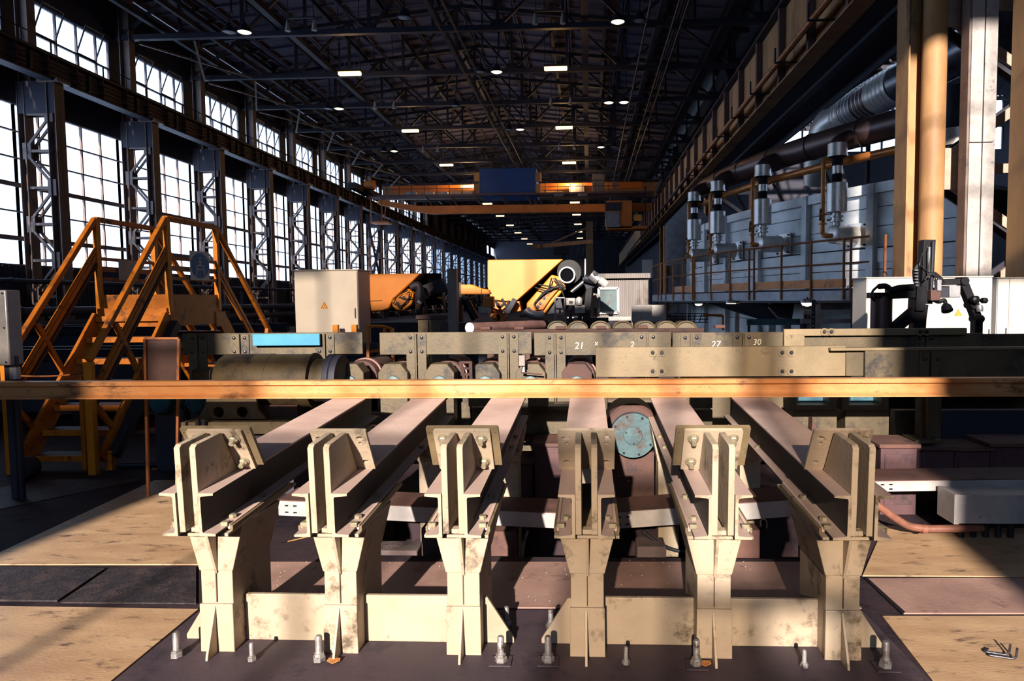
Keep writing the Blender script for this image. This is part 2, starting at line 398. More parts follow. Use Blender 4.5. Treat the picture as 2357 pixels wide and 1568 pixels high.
for a in (-.575, .575): sash_fr.box(-.02, .02, a - .03, a + .03, -.66, .66)
for a in (-.64, .64): sash_fr.box(-.02, .02, -.6, .6, a - .03, a + .03)
sash_me = sash_fr.mesh('sash', 'dark_steel')
def win_low(y0, det):
    mb = MB(); x = XL - .1
    for i in range(6):
        y = y0 + i * 1.2; mb.box(x - .05, x + .05, y - .035, y + .035, 3.3, 9.65)
    for j in range(7):
        z = 3.3 + j * 6.35 / 6; t = .09 if j in (1, 3) else .03
        mb.box(x - .05, x + .055, y0, y0 + 6, z - t, z + t)
    return mb
wn = 0
for k in range(-2, 21):
    y0 = BAY0 + 6 * k
    far = y0 > 60
    mb = win_low(y0, not far); wn += 1
    if k >= 14 or k < -1: mb2 = MB()
    w = struct('window_%d' % wn, mb, 'col_brown' if k > -2 else 'dark_steel')
    if -1 <= k and not far:
        for i in range(5):
            for j in range(6): place('pane', pane_lo, w, (XL - .1, y0 + .6 + i * 1.2, 3.3 + (j + .5) * 6.35 / 6))
    else:
        MB().box(XL - .12, XL - .11, y0, y0 + 6, 3.3, 9.65).obj('pane', 'pane_dim' if k >= 12 else 'pane', w)
    # clerestory band
    wn += 1; mb = MB(); x = XL - .1
    small = k >= 11
    for i in range(6): mb.box(x - .05, x + .05, y0 + i * 1.2 - .035, y0 + i * 1.2 + .035, 12.3, 14.1)
    for z in (12.3, 12.82, 14.1): mb.box(x - .05, x + .05, y0, y0 + 6, z - .04, z + .04)
    mb.box(x - .06, x + .06, y0, y0 + .55, 12.3, 14.1); mb.box(x - .06, x + .06, y0 + 5.6, y0 + 6, 12.3, 14.1)
    if small:
        mb.box(x - .06, x + .06, y0, y0 + 2.2, 12.3, 14.1); mb.box(x - .06, x + .06, y0 + 3.8, y0 + 6, 12.3, 14.1)
    w = struct('window_%d' % wn, mb, 'dark_steel')
    if -1 <= k and not far:
        for i in range(5):
            yy = y0 + .6 + i * 1.2
            place('pane', pane_hl, w, (x, yy, 12.56))
            if i in (1, 3):
                s = place('sash', sash_me, w, (x + .24, yy, 13.5), (0, radians(22), 0)); place('pane', pane_hi, s)
            else: place('pane', pane_hi, w, (x, yy, 13.46))
    else: MB().box(x - .01, x, y0, y0 + 6, 12.3, 14.1).obj('pane', 'pane_dim' if k >= 11 else 'pane', w)

# roof
ceiling = struct('ceiling', MB().prism([(XL - .3, YB, ZE + .3), (XRIDGE, YB, ZRIDGE + .3), (XR + .3, YB, ZE + .3), (XR + .3, YB, ZE + .5), (XRIDGE, YB, ZRIDGE + .5), (XL - .3, YB, ZE + .5)], (0, YF - YB, 0)), 'wall_dark')
sl = math.atan2(ZRIDGE - ZE, XRIDGE - XL)
pm = MB().box(-1.5, 1.5, -2.98, 2.98, .03, .12)
for yy in (-2.9, -1.5, 0, 1.5, 2.9): pm.box(-1.5, 1.5, yy - .06, yy + .06, -.1, .03)
pm.box(-1.5, -1.42, -2.98, 2.98, -.12, .03); pm.box(1.42, 1.5, -2.98, 2.98, -.12, .03)
pm = pm.mesh('roof_panel', 'roof_panel')
fb = MB()
for b in range(-6, 23):
    yc = 26.5 + 6 * b + 3
    for i in range(10):
        xx = XL + .15 + 1.55 + i * 3.05
        z = roofz(xx) + .1
        r = -sl if xx < XRIDGE else sl
        if 0 <= b < 14: place('roof_panel', pm, ceiling, (xx, yc, z), (0, r, 0))
purl = MB()
for xx in (-20.4, -17.3, -14.3, -11.2, -8.2, -5.1, -2.1, 1.0, 4.0, 7.1):
    MB().box(xx - .09, xx + .09, 20, 130, roofz(xx) - .28, roofz(xx) - .02).obj('purlin', 'dark_steel', ceiling)
for xx, z, w in ((XRIDGE, 14.55, .22), (-14.3, 14.55, .3), (-.1, 14.55, .34), (3.3, 14.5, .18), (6.7, 14.7, .5), (-20.2, 14.6, .2), (-18.2, 14.5, .14)):
    MB().box(xx - w / 2, xx + w / 2, 20, 150, z, z + .25).obj('tie_beam', 'dark_steel', ceiling)

# trusses
ZB = 14.4
def truss_parts(parent):
    xs = [XL + .2 + i * 3.04 for i in range(11)]
    MB().box(XL, XR, -.13, .13, ZB - .12, ZB + .12).obj('bottom_chord', 'dark_steel', parent)
    for s in (0, 1):
        x0, x1 = (XL, XRIDGE) if s == 0 else (XRIDGE, XR)
        MB().bar((x0, 0, roofz(x0) - .35), (x1, 0, roofz(x1) - .35), .24, .2).obj('top_chord', 'dark_steel', parent)
    for i, x in enumerate(xs):
        MB().bar((x, 0, ZB), (x, 0, roofz(x) - .35), .13, .13).obj('vertical', 'dark_steel', parent)
        if i < 10:
            a, b = (x, xs[i + 1]) if i % 2 == 0 else (xs[i + 1], x)
            MB().bar((a, 0, ZB), (b, 0, roofz(b) - .35), .15, .12).obj('diagonal', 'dark_steel', parent)
            MB().box(a - .35, a + .35, -.02, .02, ZB - .1, ZB + .4).obj('gusset_plate', 'dark_steel', parent)
tr0 = None
for k in range(0, 21):
    y = BAY0 + 6 * k
    lab = '%s dark steel roof truss spanning the hall, counted from the camera' % ORD[k]
    if tr0 is None:
        tr0 = thing('roof_truss', lab, 'truss', (0, y, 0), 'roof trusses'); truss_parts(tr0)
    else: copy_tree(tr0, None, lab, (0, y, 0))
# wind bracing under the trusses along the glazed wall
for k in range(1, 9):
    y = BAY0 + 6 * k
    br = thing('wind_brace', '%s pair of crossed roof bracing rods next to the glazed wall eaves' % ORD[k - 1], 'brace', (0, y, 0), 'eaves bracing')
    for a, b in (((XL + 1.1, .2, 14.2), (XL + 3.8, 5.8, 14.3)), ((XL + 3.8, .2, 14.3), (XL + 1.1, 5.8, 14.2))):
        MB().bar(a, b, .1, .08).obj('rod', 'col_brown', br)

# lattice columns along the glazed wall
def col_parts(p, det):
    xi, xo = -20.95, -22.2
    m = MB()
    def ib(m, x, w, d, z0, z1):   # I section, flanges facing X
        m.box(x - d / 2, x - d / 2 + .03, -w / 2, w / 2, z0, z1); m.box(x + d / 2 - .03, x + d / 2, -w / 2, w / 2, z0, z1); m.box(x - d / 2, x + d / 2, -.015, .015, z0, z1)
    ib(m, xi, .5, .36, 0, 10.4); m.obj('inner_branch', 'col_brown', p)
    m = MB(); ib(m, xo, .44, .3, 0, 10.4); m.obj('outer_branch', 'col_brown', p)
    MB().box(xo - .12, xi + .1, -.2, .2, 9.2, 10.45).obj('head', 'wall_dark', p)
    MB().box(xi - .45, xi + .4, -.35, .35, 10.38, 10.5).obj('girder_seat', 'col_brown', p)
    m = MB(); ib(m, -22.0, .42, .5, 10.4, 16.5); m.obj('upper_post', 'col_brown', p)
    zs = [.6 + 1.43 * i for i in range(7)]
    jm = MB()
    for i, z in enumerate(zs):
        for s in (-.16, .16):
            st = MB().bar((xi - .1, s, z), (xo + .1, s, z), .04, .1)
            st.obj('strut', 'col_brown', p) if det else jm.add(st.v, st.f)
        xg = xo + .14 if i % 2 else xi - .16
        for s in (-.19, .19):
            g = MB().prism([(xg - .17, s, z - .32), (xg + .17, s, z - .32), (xg + .17, s, z + .32), (xg - .17, s, z + .32)], (0, .012, 0))
            g.obj('gusset_plate', 'col_brown', p) if det else jm.add(g.v, g.f)
        if i < 6:
            a, b = (xo + .1, xi - .12) if i % 2 else (xi - .12, xo + .1)
            for s in (-.16, .16):
                d = MB().bar((a, s, z + .1), (b, s, zs[i + 1] - .1), .07, .09, (1, 0, 0))
                d.obj('lacing_bar', 'col_brown', p) if det else jm.add(d.v, d.f)
    if not det: jm.obj('lacing', 'col_brown', p)
c0 = c1 = None
for k, y in enumerate(COLY):
    lab = '%s riveted lattice column in front of the tall left windows, counted from the camera' % ORD[k]
    if k < 9:
        if c0 is None: c0 = thing('lattice_column', lab, 'column', (0, y, 0), 'lattice columns by the windows'); col_parts(c0, True)
        else: copy_tree(c0, None, lab, (0, y, 0))
    else:
        if c1 is None: c1 = thing('lattice_column', lab, 'column', (0, y, 0), 'lattice columns by the windows'); col_parts(c1, False)
        else: copy_tree(c1, None, lab, (0, y, 0))
# stencilled column number
tx = text('25', .62, 'paint_red', c0, (-21.13, -.262, 1.15), name='stencilled_number'); tx['label'] = 'dark red stencilled number 25'
# big X brace between two far columns
y0 = COLY[6]; br = thing('cross_brace', 'large dark steel X brace between lattice columns behind the grey cabinet', 'brace', (0, y0, 0))
MB().bar((-20.6, .2, 1.0), (-20.6, 5.8, 9.8), .16, .18, (1, 0, 0)).obj('brace_bar', 'dark_steel', br)
MB().bar((-20.45, 5.8, 1.0), (-20.45, .2, 9.8), .16, .18, (1, 0, 0)).obj('brace_bar', 'dark_steel', br)

# crane girder and catwalk on the left
g = thing('crane_girder', 'dark crane runway girder along the left glazed wall', 'girder', (-20.95, 0, 10.4))
MB().box(-.02, .02, YB, 150, .05, .95).obj('web', 'girder_red', g)
MB().box(-.25, .25, YB, 150, 0, .05).obj('bottom_flange', 'dark_steel', g)
MB().box(-.25, .25, YB, 150, .9, .95).obj('top_flange', 'dark_steel', g)
MB().box(-.06, .06, YB, 150, .95, 1.1).obj('crane_rail', 'dark_steel', g)
stm = MB().box(.02, .22, -.02, .02, .05, .9).mesh('stiffener', 'girder_red')
for i in range(56): place('stiffener', stm, g, (0, 21.5 + 1.5 * i, 0))
for z in (.25, .6):
    MB().cyl((.3, 15, z), (.3, 150, z), .035, 6).obj('conduit', 'dark_steel', g)
bkm = MB().box(.2, .36, -.05, .05, .1, .75).mesh('conduit_bracket', 'dark_steel')
for i in range(30): place('conduit_bracket', bkm, g, (0, 22 + 3 * i, 0))
MB().box(-1.15, -.25, YB, 150, .86, .92).obj('catwalk', 'dark_steel', g)
r = thing('catwalk_railing', 'thin dark catwalk handrail running past the left clerestory windows', 'railing', (-21.8, 0, 11.35))
for z in (.55, 1.05): MB().cyl((0, 10, z), (0, 150, z), .025, 6).obj('rail', 'dark_steel', r)
pm2 = MB().box(-.025, .025, -.025, .025, 0, 1.05).mesh('post', 'dark_steel')
for i in range(60): place('post', pm2, r, (0, 20 + 1.5 * i, 0))
# pipes along the left wall
for i, (x, z, rr, lab) in enumerate(((-20.2, 2.55, .09, 'upper thin grey pipe running along the left wall base'), (-20.0, 1.45, .17, 'thick grey pipe along left wall, upper of two'), (-19.7, .95, .17, 'thick grey pipe along left wall, lower of two'))):
    t = thing('wall_pipe', lab, 'pipe', (x, 20, z), 'pipes along the left wall')
    MB().cyl((0, -8, 0), (0, 60, 0), rr, 12).obj('pipe_run', 'wall_dark', t)
    for j in range(5): MB().cyl((0, 3 + 12 * j, 0), (0, 3.15 + 12 * j, 0), rr * 1.35, 12).obj('flange', 'wall_dark', t)
    for j in range(6): MB().box(-.06, .06, 1 + 9 * j - .05, 1 + 9 * j + .05, -z, -rr * .9).obj('pipe_stand', 'wall_dark', t)

# unseen gable wall added behind the camera, openings shaped to throw the sun patches
SUN_OPENINGS = [(-4.15, -1.6, 4.3, 7.7, 0), (-5.5, -4.15, 4.3, 6.1, 0), (-1.6, -1.0, 5.9, 7.7, 0), (-1.0, -.4, 5.15, 7.7, 0), (-.58, -.23, 4.75, 5.12, 0), (-.03, .97, 4.3, 7.7, 0), (2.0, 6.5, 8.3, 9.9, 0), (-5.6, -1.1, 10.9, 12.5, 0), (4.1, 7.6, 11.3, 16.5, 0), (-4.35, -.15, 8.0, 9.3, 0), (-5.5, -4.2, 7.15, 7.8, 0),
       (-1.6, -1.0, 4.3, 5.9, 1), (-1.0, -.58, 4.3, 5.15, 1), (-.4, -.03, 5.12, 7.7, 1), (-.23, -.03, 4.3, 5.12, 1), (-8.0, -6.3, 6.9, 9.7, 1), (-6.3, -5.5, 8.6, 9.9, 1), (-9.0, -7.0, 11.6, 12.6, 1), (-5.5, -4.15, 6.1, 7.1, 1)]
wall_back_sun_mask = struct('wall_back_sun_mask', wall_open(MB(), XL - .3, 34, 0, 18.9, SUN_OPENINGS, YB - .2, YB), 'wall_dark')
for i, (a, b, c, d, dim) in enumerate(SUN_OPENINGS):
    wn += 1; mb = MB()
    nx = max(1, round((b - a) / 1.4)); nz = max(1, round((d - c) / 1.7))
    for j in range(nx + 1): mb.box(a + (b - a) * j / nx - .03, a + (b - a) * j / nx + .03, YB - .14, YB - .06, c, d)
    for j in range(nz + 1): mb.box(a, b, YB - .14, YB - .06, c + (d - c) * j / nz - .03, c + (d - c) * j / nz + .03)
    w = struct('window_%d' % wn, mb, 'dark_steel')  # unseen windows placed to shape the sun patches
    MB().box(a, b, YB - .102, YB - .098, c, d).obj('pane', 'pane_sun_dim' if dim else 'pane', w)
struct('wall_far', MB().box(XL - .3, XR + .3, YF, YF + .3, 0, 19), 'wall_dark')
# right side: upper wall over the crane girder, far right wall, side bay
mb = MB(); mb.box(XR, XR + .25, YB, 48, 11.9, 16.7); mb.box(XR, XR + .25, 48, YF, 0, 16.7)
struct('wall_right', mb, 'wall_dark')
ADDED_SKYLIGHT = [(9.6, 15.5, 14, 42)]  # unseen skylight strip added to brighten the furnace
mb = MB(); mb.box(XR, 34, YB, 14, 17.0, 17.3); mb.box(XR, 34, 42, 48.3, 17.0, 17.3); mb.box(XR, 9.6, 14, 42, 17.0, 17.3); mb.box(15.5, 34, 14, 42, 17.0, 17.3)
struct('ceiling_side', mb, 'wall_dark')
wn += 1; mb = MB()
for j in range(15): mb.box(9.6, 15.5, 14 + 2 * j - .05, 14 + 2 * j + .05, 17.05, 17.2)
for x in (9.6, 11.5, 13.5, 15.5): mb.box(x - .05, x + .05, 14, 42, 17.05, 17.2)
w = struct('window_%d' % wn, mb, 'dark_steel'); MB().box(9.6, 15.5, 14, 42, 17.12, 17.13).obj('pane', 'pane', w)  # glazing of the added skylight
eo = [(12, 28, 11.6, 13.1), (12, 28, 13.6, 15.2)]
struct('wall_side_end', wall_open(MB(), XR, 34, 0, 17.1, eo, 48, 48.25), 'wall_dark')
for a, b, c, d in eo:
    wn += 1; mb = MB()
    for j in range(13): mb.box(a + (b - a) * j / 12 - .05, a + (b - a) * j / 12 + .05, 48.05, 48.2, c, d)
    w = struct('window_%d' % wn, mb, 'dark_steel'); MB().box(a, b, 48.1, 48.11, c, d).obj('pane', 'pane', w)
so = [(22, 46, 9.0, 14.5)]  # unseen side windows added to let light in, kept small for darker shade
struct('wall_side', wall_open(MB(), YB, 48, 0, 17.1, so, 34, 34.25, 'y'), 'wall_dark')
wn += 1; mb = MB()
for j in range(13): mb.box(34.08, 34.18, 22 + j * 2 - .05, 22 + j * 2 + .05, 9, 14.5)
for z in (9, 11, 14.5): mb.box(34.08, 34.18, 22, 46, z - .05, z + .05)
w = struct('window_%d' % wn, mb, 'dark_steel'); MB().box(34.12, 34.13, 22, 46, 9, 14.5).obj('pane', 'pane', w)
# side bay lattice girders seen past the duct
for i, y in enumerate((30, 36, 42, 47)):
    t = thing('lattice_girder', '%s dark lattice roof girder in the bay behind the big duct' % ORD[i], 'girder', (0, y, 0), 'side bay lattice girders')
    for z in (13.3, 16.6): MB().box(XR + .3, 33.5, -.08, .08, z - .1, z + .1).obj('chord', 'dark_steel', t)
    for j in range(11):
        xa = XR + .4 + j * 2.1
        MB().bar((xa, 0, 13.3 if j % 2 else 16.6), (xa + 2.1, 0, 16.6 if j % 2 else 13.3), .1, .1).obj('web_bar', 'dark_steel', t)
for i, x in enumerate((11, 13, 15, 17, 19, 21, 23)):
    t = thing('roof_rafter', '%s longitudinal rafter of the side bay roof, counted from the hall' % ORD[i], 'beam', (x, 20, 16.2), 'side bay rafters')
    MB().box(-.1, .1, 0, 27.5, 0, .25).obj('flange', 'girder_brown', t)
    MB().box(-.03, .03, 0, 27.5, .25, .75).obj('web', 'girder_brown', t)

# crane girder on the right with its conduits
GX, GZ0, GZ1 = 6.7, 8.9, 11.45
g = thing('crane_girder', 'deep brown plate girder of the crane runway on the right', 'girder', (GX, 0, 0))
MB().box(0, .03, 12, 150, GZ0, GZ1).obj('web', 'girder_brown', g)
MB().box(-.28, .3, 12, 150, GZ1, GZ1 + .06).obj('top_flange', 'dark_steel', g)
MB().box(-.26, .28, 12, 150, GZ0 - .05, GZ0).obj('bottom_flange', 'girder_brown', g)
MB().box(-.06, .06, 12, 150, GZ1 + .06, GZ1 + .22).obj('crane_rail', 'dark_steel', g)
stm = MB().box(-.22, 0, -.09, .09, GZ0, GZ1).mesh('stiffener', 'girder_red')
for i in range(24): place('stiffener', stm, g, (0, 14.7 + 3.1 * i, 0))
MB().box(.28, 2.1, 12, 150, GZ0 - .04, GZ0 + .02).obj('brake_deck', 'wall_dark', g)
MB().box(.9, 1.15, 12, 150, GZ0 - .16, GZ0 - .04).obj('deck_channel', 'dark_steel', g)
MB().box(2.02, 2.1, 12, 150, GZ0 - .3, GZ0 + .3).obj('outer_beam', 'dark_steel', g)
for j, (dx, z, rr) in enumerate(((-.30, 9.5, .05), (-.42, 9.42, .055), (-.54, 9.3, .09))):
    t = thing('conduit', '%s rusty conduit pipe strapped along the deep right crane girder' % ORD[j], 'pipe', (GX, 0, 0), 'conduits along the right crane girder')
    MB().cyl((dx, 12, z), (dx, 42, z), rr, 8).obj('pipe_run', 'rust_rail', t)
    MB().cyl((dx, 42, z), (dx, 110, z - .5), rr, 8).obj('pipe_run', 'dark_steel', t)
bkr = MB().box(-.75, .05, -.03, .03, 9.15, 9.2).box(-.75, -.7, -.03, .03, 9.2, 9.62).mesh('conduit_bracket', 'dark_steel')
for i in range(10): place('conduit_bracket', bkr, g, (0, 12.6 + 3.3 * i, 0))
# right columns
def right_col(y, lab):
    t = thing('runway_column', lab, 'column', (0, y, 0), 'columns of the right crane runway')
    xa, xc = 7.45, 10.15
    for nm, xx in (('hall_branch', xa), ('outer_branch', xc)):
        m = MB(); m.box(xx - .42, xx - .38, -.3, .3, 0, 11.9); m.box(xx + .06, xx + .1, -.3, .3, 0, 11.9); m.box(xx - .4, xx + .1, -.02, .02, 0, 11.9)
        m.obj(nm, 'girder_brown', t)
        if nm == 'hall_branch': MB().lathe([(.25, 0), (.25, 11.9)], (xx + .1, -.36, 0), (0, 0, 1), 20).obj('pipe_casing', 'girder_brown', t)
    zs = [1.0 + 1.75 * i for i in range(7)]
    for i, z in enumerate(zs):
        if i % 2 == 0: MB().box(xa + .3, xc - .35, -.28, -.2, z - .1, z + .1).obj('strut', 'col_light', t)
        xg = xa + .52 if i % 2 == 0 else xc - .55
        MB().box(xg - .18, xg + .18, -.32, -.3, z - .45, z + .45).obj('gusset_plate', 'col_light', t)
        if i < 6:
            a, b = (xa + .45, xc - .5) if i % 2 == 0 else (xc - .5, xa + .45)
            MB().bar((a, -.26, z + .25), (b, -.26, zs[i + 1] - .25), .2, .08, (0, 1, 0)).obj('lacing_bar', 'col_light', t)
            MB().bar((a, .2, z + .25), (b, .2, zs[i + 1] - .25), .2, .08, (0, 1, 0)).obj('lacing_bar', 'dark_steel', t)
    MB().box(xa - .6, xc + .3, -.4, .4, 11.9, 12.1).obj('cap', 'girder_brown', t)
    MB().box(8.3, 8.8, -.25, .25, 12.1, 16.5).obj('upper_post', 'dark_steel', t)
right_col(15.9, 'brown lattice runway column standing behind the white cabinets on the right')
right_col(42.0, 'distant brown runway column beyond the furnace under the right girder')
right_col(68.0, 'far dark runway column beyond the crane cab on the right side')
t = thing('cable_riser', 'pale twin channel cable riser in front of the right lattice column', 'cable duct', (0, 15.0, 0))
pB = S(2225, 300, 15.0).x; pB2 = S(2284, 300, 15.0).x; pm_ = (pB + pB2) / 2
for a, b in ((pB, pm_ - .012), (pm_ + .012, pB2)):
    for z0, z1 in ((0, 4.9), (4.92, 8.2), (8.22, 8.7)):
        MB().box(a, b, -.12, .12, z0, z1).obj('channel_cover', 'white_dirty', t, bevel=.006)
MB().box(pB - .05, pB - .005, -.1, .2, 0, 8.7).obj('side_angle', 'col_brown', t)
t = thing('roof_post', 'brown lattice runway column cut by the right picture edge', 'column', (0, 14.0, 0))
xx = S(2345, 300, 14.0).x
MB().box(xx, xx + .05, -.3, .3, 0, 11.9).obj('flange', 'girder_brown', t); MB().box(xx + .05, xx + .5, -.02, .02, 0, 11.9).obj('web', 'girder_brown', t)
# ================================================================== support frames (posts welded in threes)
POSTX = [-1.815, -1.205, -.608, -.016, .58, 1.176]
PF, PBK, PW = 3.165, 3.56, .156          # post front, back, width
def post_parts(par, x):
    p = MB().box(x - PW / 2, x + PW / 2, PF, PBK, .005, .41).obj('post', 'cream', par, bevel=.003)
    MB().prism([(x - PW / 2 - .006, PF - .016, .005), (x + PW / 2 + .006, PF - .016, .005), (x + PW / 2 + .004, PF - .016, .243), (x - PW / 2 - .004, PF - .016, .243)], (0, .014, 0)).obj('foot_plate', 'cream', p, bevel=.003)
    MB().prism([(x - .012, PF - .018, .005), (x - .012, PF - .105, .005), (x - .012, PF - .10, .03), (x - .012, PF - .018, .235)], (.012, 0, 0)).obj('foot_gusset', 'cream', p, bevel=.002)
    MB().prism([(x - .083, PF - .004, .405), (x + .083, PF - .004, .405), (x + .14, PF - .004, .634), (x - .14, PF - .004, .634)], (0, PBK - PF + .008, 0)).obj('cap', 'cream', p, bevel=.003)
    MB().prism([(x - .004, PF - .006, .39), (x - .004, PF - .09, .63), (x - .004, PF - .006, .632)], (.013, 0, 0)).obj('cap_gusset', 'cream', p, bevel=.002)
    MB().prism([(x - .145, PBK + .004, .43), (x + .145, PBK + .004, .43), (x + .145, PBK + .16, .648), (x - .145, PBK + .16, .648)], (0, .001, 0))
    MB().prism([(x - .008, PBK + .005, .38), (x - .008, PBK + .15, .64), (x - .008, PBK + .005, .64)], (.016, 0, 0)).obj('back_gusset', 'cream', p)
    MB().box(x - .002, x + .002, PF - .008, PF, .25, .40).obj('weld_seam', 'rust_dust', p)
    return p
PY = 3.27
frames = []
for (ids, lab) in (((0, 1, 2), 'cream three-post steel support frame under the left three skids'), ((3, 4, 5), 'cream three-post steel support frame under the right three skids')):
    t = thing('support_frame', lab, 'stand', (0, 0, 0), 'skid support frames')
    for i in ids: post_parts(t, POSTX[i])
    for a, b in zip(ids[:-1], ids[1:]):
        MB().box(POSTX[a] + PW / 2, POSTX[b] - PW / 2, PY, PY + .022, .006, .242).obj('web_plate', 'cream', t, bevel=.003)
    xa, xb = POSTX[ids[0]] - PW / 2, POSTX[ids[-1]] + PW / 2
    MB().prism([(xa, PY, .006), (xa - .15, PY, .006), (xa - .15, PY, .03), (xa - .02, PY, .235), (xa, PY, .235)], (0, .02, 0)).obj('end_gusset', 'cream', t, bevel=.003)
    MB().prism([(xb, PY, .006), (xb + .15, PY, .006), (xb + .15, PY, .03), (xb + .02, PY, .235), (xb, PY, .235)], (0, .02, 0)).obj('end_gusset', 'cream', t, bevel=.003)
# rear posts carrying the far part of the skids, across the trench
for i, x in enumerate(POSTX):
    t = thing('rear_post', 'stubby cream rear post under the %s skid from the left' % ORD[i], 'post', (x, 5.0, 0), 'rear posts under the skids')
    MB().box(-.075, .075, 0, .2, TZ if abs(x) < 1.7 and x > TX0 else .0, .56).obj('shaft', 'cream', t, bevel=.003)
    MB().prism([(-.08, -.01, .5), (.08, -.01, .5), (.125, -.01, .742), (-.125, -.01, .742)], (0, .22, 0)).obj('cap', 'cream', t, bevel=.003)
    MB().box(-.12, .12, -.06, .26, (TZ if x > TX0 else 0), (TZ if x > TX0 else 0) + .03).obj('base_plate', 'rust_dust', t)

# ================================================================== skids: twin channels with end stops
TILT = radians(3.0)
def skid(x, lab, two, lean=0):
    t = thing('skid_beam', lab, 'skid beam', (x, 2.955, .648), 'inclined skid beams', (TILT, 0, 0))
    W, Hh, Ln = .1245, .2, 2.42
    for s in (-1, 1):
        pr = [(.05, 0), (W, 0), (W, .010), (.068, .015), (.064, .022), (.064, .178), (.068, .185), (W, .190), (W, Hh), (.05, Hh)]
        MB().prism([(s * a, 0, b) for a, b in pr], (0, Ln, 0)).obj('channel', 'channel', t, bevel=.0015)
        face = MB().prism([(s * a, -.0015, b) for a, b in pr], (0, .0016, 0)).obj('cut_end', 'cream', t)
        g = [(s * .022, .012, .012), (s * .022, .012, .405), (s * .022, .03, .418), (s * .022, .235, .42), (s * .022, .362, .2), (s * .022, .362, .012)]
        MB().prism(g, (s * .027, 0, 0)).obj('gusset', 'cream', t, bevel=.002)
        MB().box(min(s * .125, s * .138), max(s * .125, s * .138), .10, .74, -.006, .018).obj('clamp_strip', 'dust', t, bevel=.002)
        MB().box(min(s * .139, s * .15), max(s * .139, s * .15), .10, .72, -.012, .012).obj('shim', 'olive_light', t, bevel=.002)
        for yy in (.20, .50, 1.45, 1.72):
            hexbolt(MB(), (s * .098, yy, .0115), (0, 0, 1), .019, .018).obj('bolt', 'bolt', t)
        MB().box(min(s * .1, s * .133), max(s * .1, s * .133), .085, .112, .012, .032).obj('stop_lug', 'bolt', t, bevel=.002)
        MB().cyl((s * .095, .3, -.03), (s * .095, .3, -.012), .015, 8).obj('nut', 'bolt', t)
    MB().box(-.128, .128, .40, Ln, Hh, Hh + .012).obj('top_plate', 'dust', t, bevel=.002)
    MB().box(-.147, .147, .06, .80, -.026, -.012).obj('bearing_plate', 'cream', t, bevel=.002)
    MB().box(-.05, .05, .05, .09, .0, .02).obj('tie_strip', 'cream', t)
    # leaning stop plate
    lo, hi = V((0, .375, Hh)), V((0, .248, .425))
    d = hi - lo; ang = -math.atan2(lo.y - hi.y, hi.z - lo.z)
    hh = d.length
    def plate(w, z0, z1, yoff, th, holes, m, nm):
        mb = plate_holes([(-w / 2, z0), (w / 2, z0), (w / 2, z1 - .006), (w / 2 - .006, z1), (-w / 2 + .006, z1), (-w / 2, z1 - .006)], holes, th)
        o = mb.obj(nm, m, t, bevel=0); o.location = lo + V((0, yoff, 0)); o.rotation_euler = (-ang if 0 else abs(ang), 0, 0); return o
    hs = [(-.095, .05, .018, .011), (.095, .05, .021, .012), (-.098, hh - .055, .009, .009), (.1, hh - .05, .009, .011)]
    if not two:
        hs += [(-.085, hh - .048, .009, .008), (.088, hh - .055, .010, .008), (-.096, hh - .078, .007, .006), (.096, hh - .078, .007, .006)]
        hs = [h for h in hs if h[0] not in (-.098, .1)] + [(-.105, hh - .045, .008, .008), (.108, hh - .045, .008, .008)]
        hs = [hs[0], hs[1], (-.098, hh - .05, .02, .012), (.1, hh - .05, .02, .013), (-.092, hh - .082, .010, .009), (.096, hh - .082, .010, .009)]
    o = plate(.272, 0, hh, 0, .016, hs, 'cream', 'stop_plate')
    if two:
        ob = plate(.348, .02, hh + .012, .02, .018, [(sx * .160, zz, .004, .004) for sx in (-1, 1) for zz in (.04, hh - .02)], 'olive_light', 'backing_plate')
        for sx in (-1, 1):
            for zz in (.055, hh - .05):
                b = MB(); hexbolt(b, (sx * .092, 0, zz), (0, -1, 0), .022, .02); b.cyl((sx * .092, 0, zz), (sx * .092, -.042, zz), .0125, 8)
                b.lathe([(.028, 0), (.028, .005)], (sx * .092, 0, zz), (0, -1, 0), 14)
                b.obj('bolt', 'bolt', o)
    return t
LAB = ['leftmost inclined skid beam, bolted double stop plate, nearest the yellow stairs', 'second skid beam from the left, single stop plate with punched holes', 'third skid beam from the left, bolted double stop plate', 'fourth skid beam from the left, single holed stop plate, beside the teal motor',
       'fifth skid beam from the left, bolted double stop plate, lit brightly', 'rightmost inclined skid beam, single holed stop plate']
for i, x in enumerate(POSTX): skid(x, LAB[i], i in (0, 2, 4))

# ================================================================== the railway rail lying across the skids
YR = 5.10
zr = .648 + .212 * cos(TILT) + (YR - 2.955) * tan(TILT) + .004
prof = [(-.062, 0), (.062, 0), (.062, .010), (.02, .022), (.0085, .032), (.0085, .088), (.012, .093), (.036, .0985), (.036, .122), (.030, .130), (-.030, .130), (-.036, .122), (-.036, .0985), (-.012, .093), (-.0085, .088), (-.0085, .032), (-.02, .022), (-.062, .010)]
rl = MB().prism([(-7.5, YR + a * cos(TILT) - b * sin(TILT), zr + b * cos(TILT) + a * sin(TILT)) for a, b in prof], (13.2, 0, 0)).obj('steel_rail', 'rail_steel')
rl.data.set_sharp_from_angle(angle=radians(12))
tag(rl, 'long rust-orange railway rail lying across the six skid beams', 'rail')

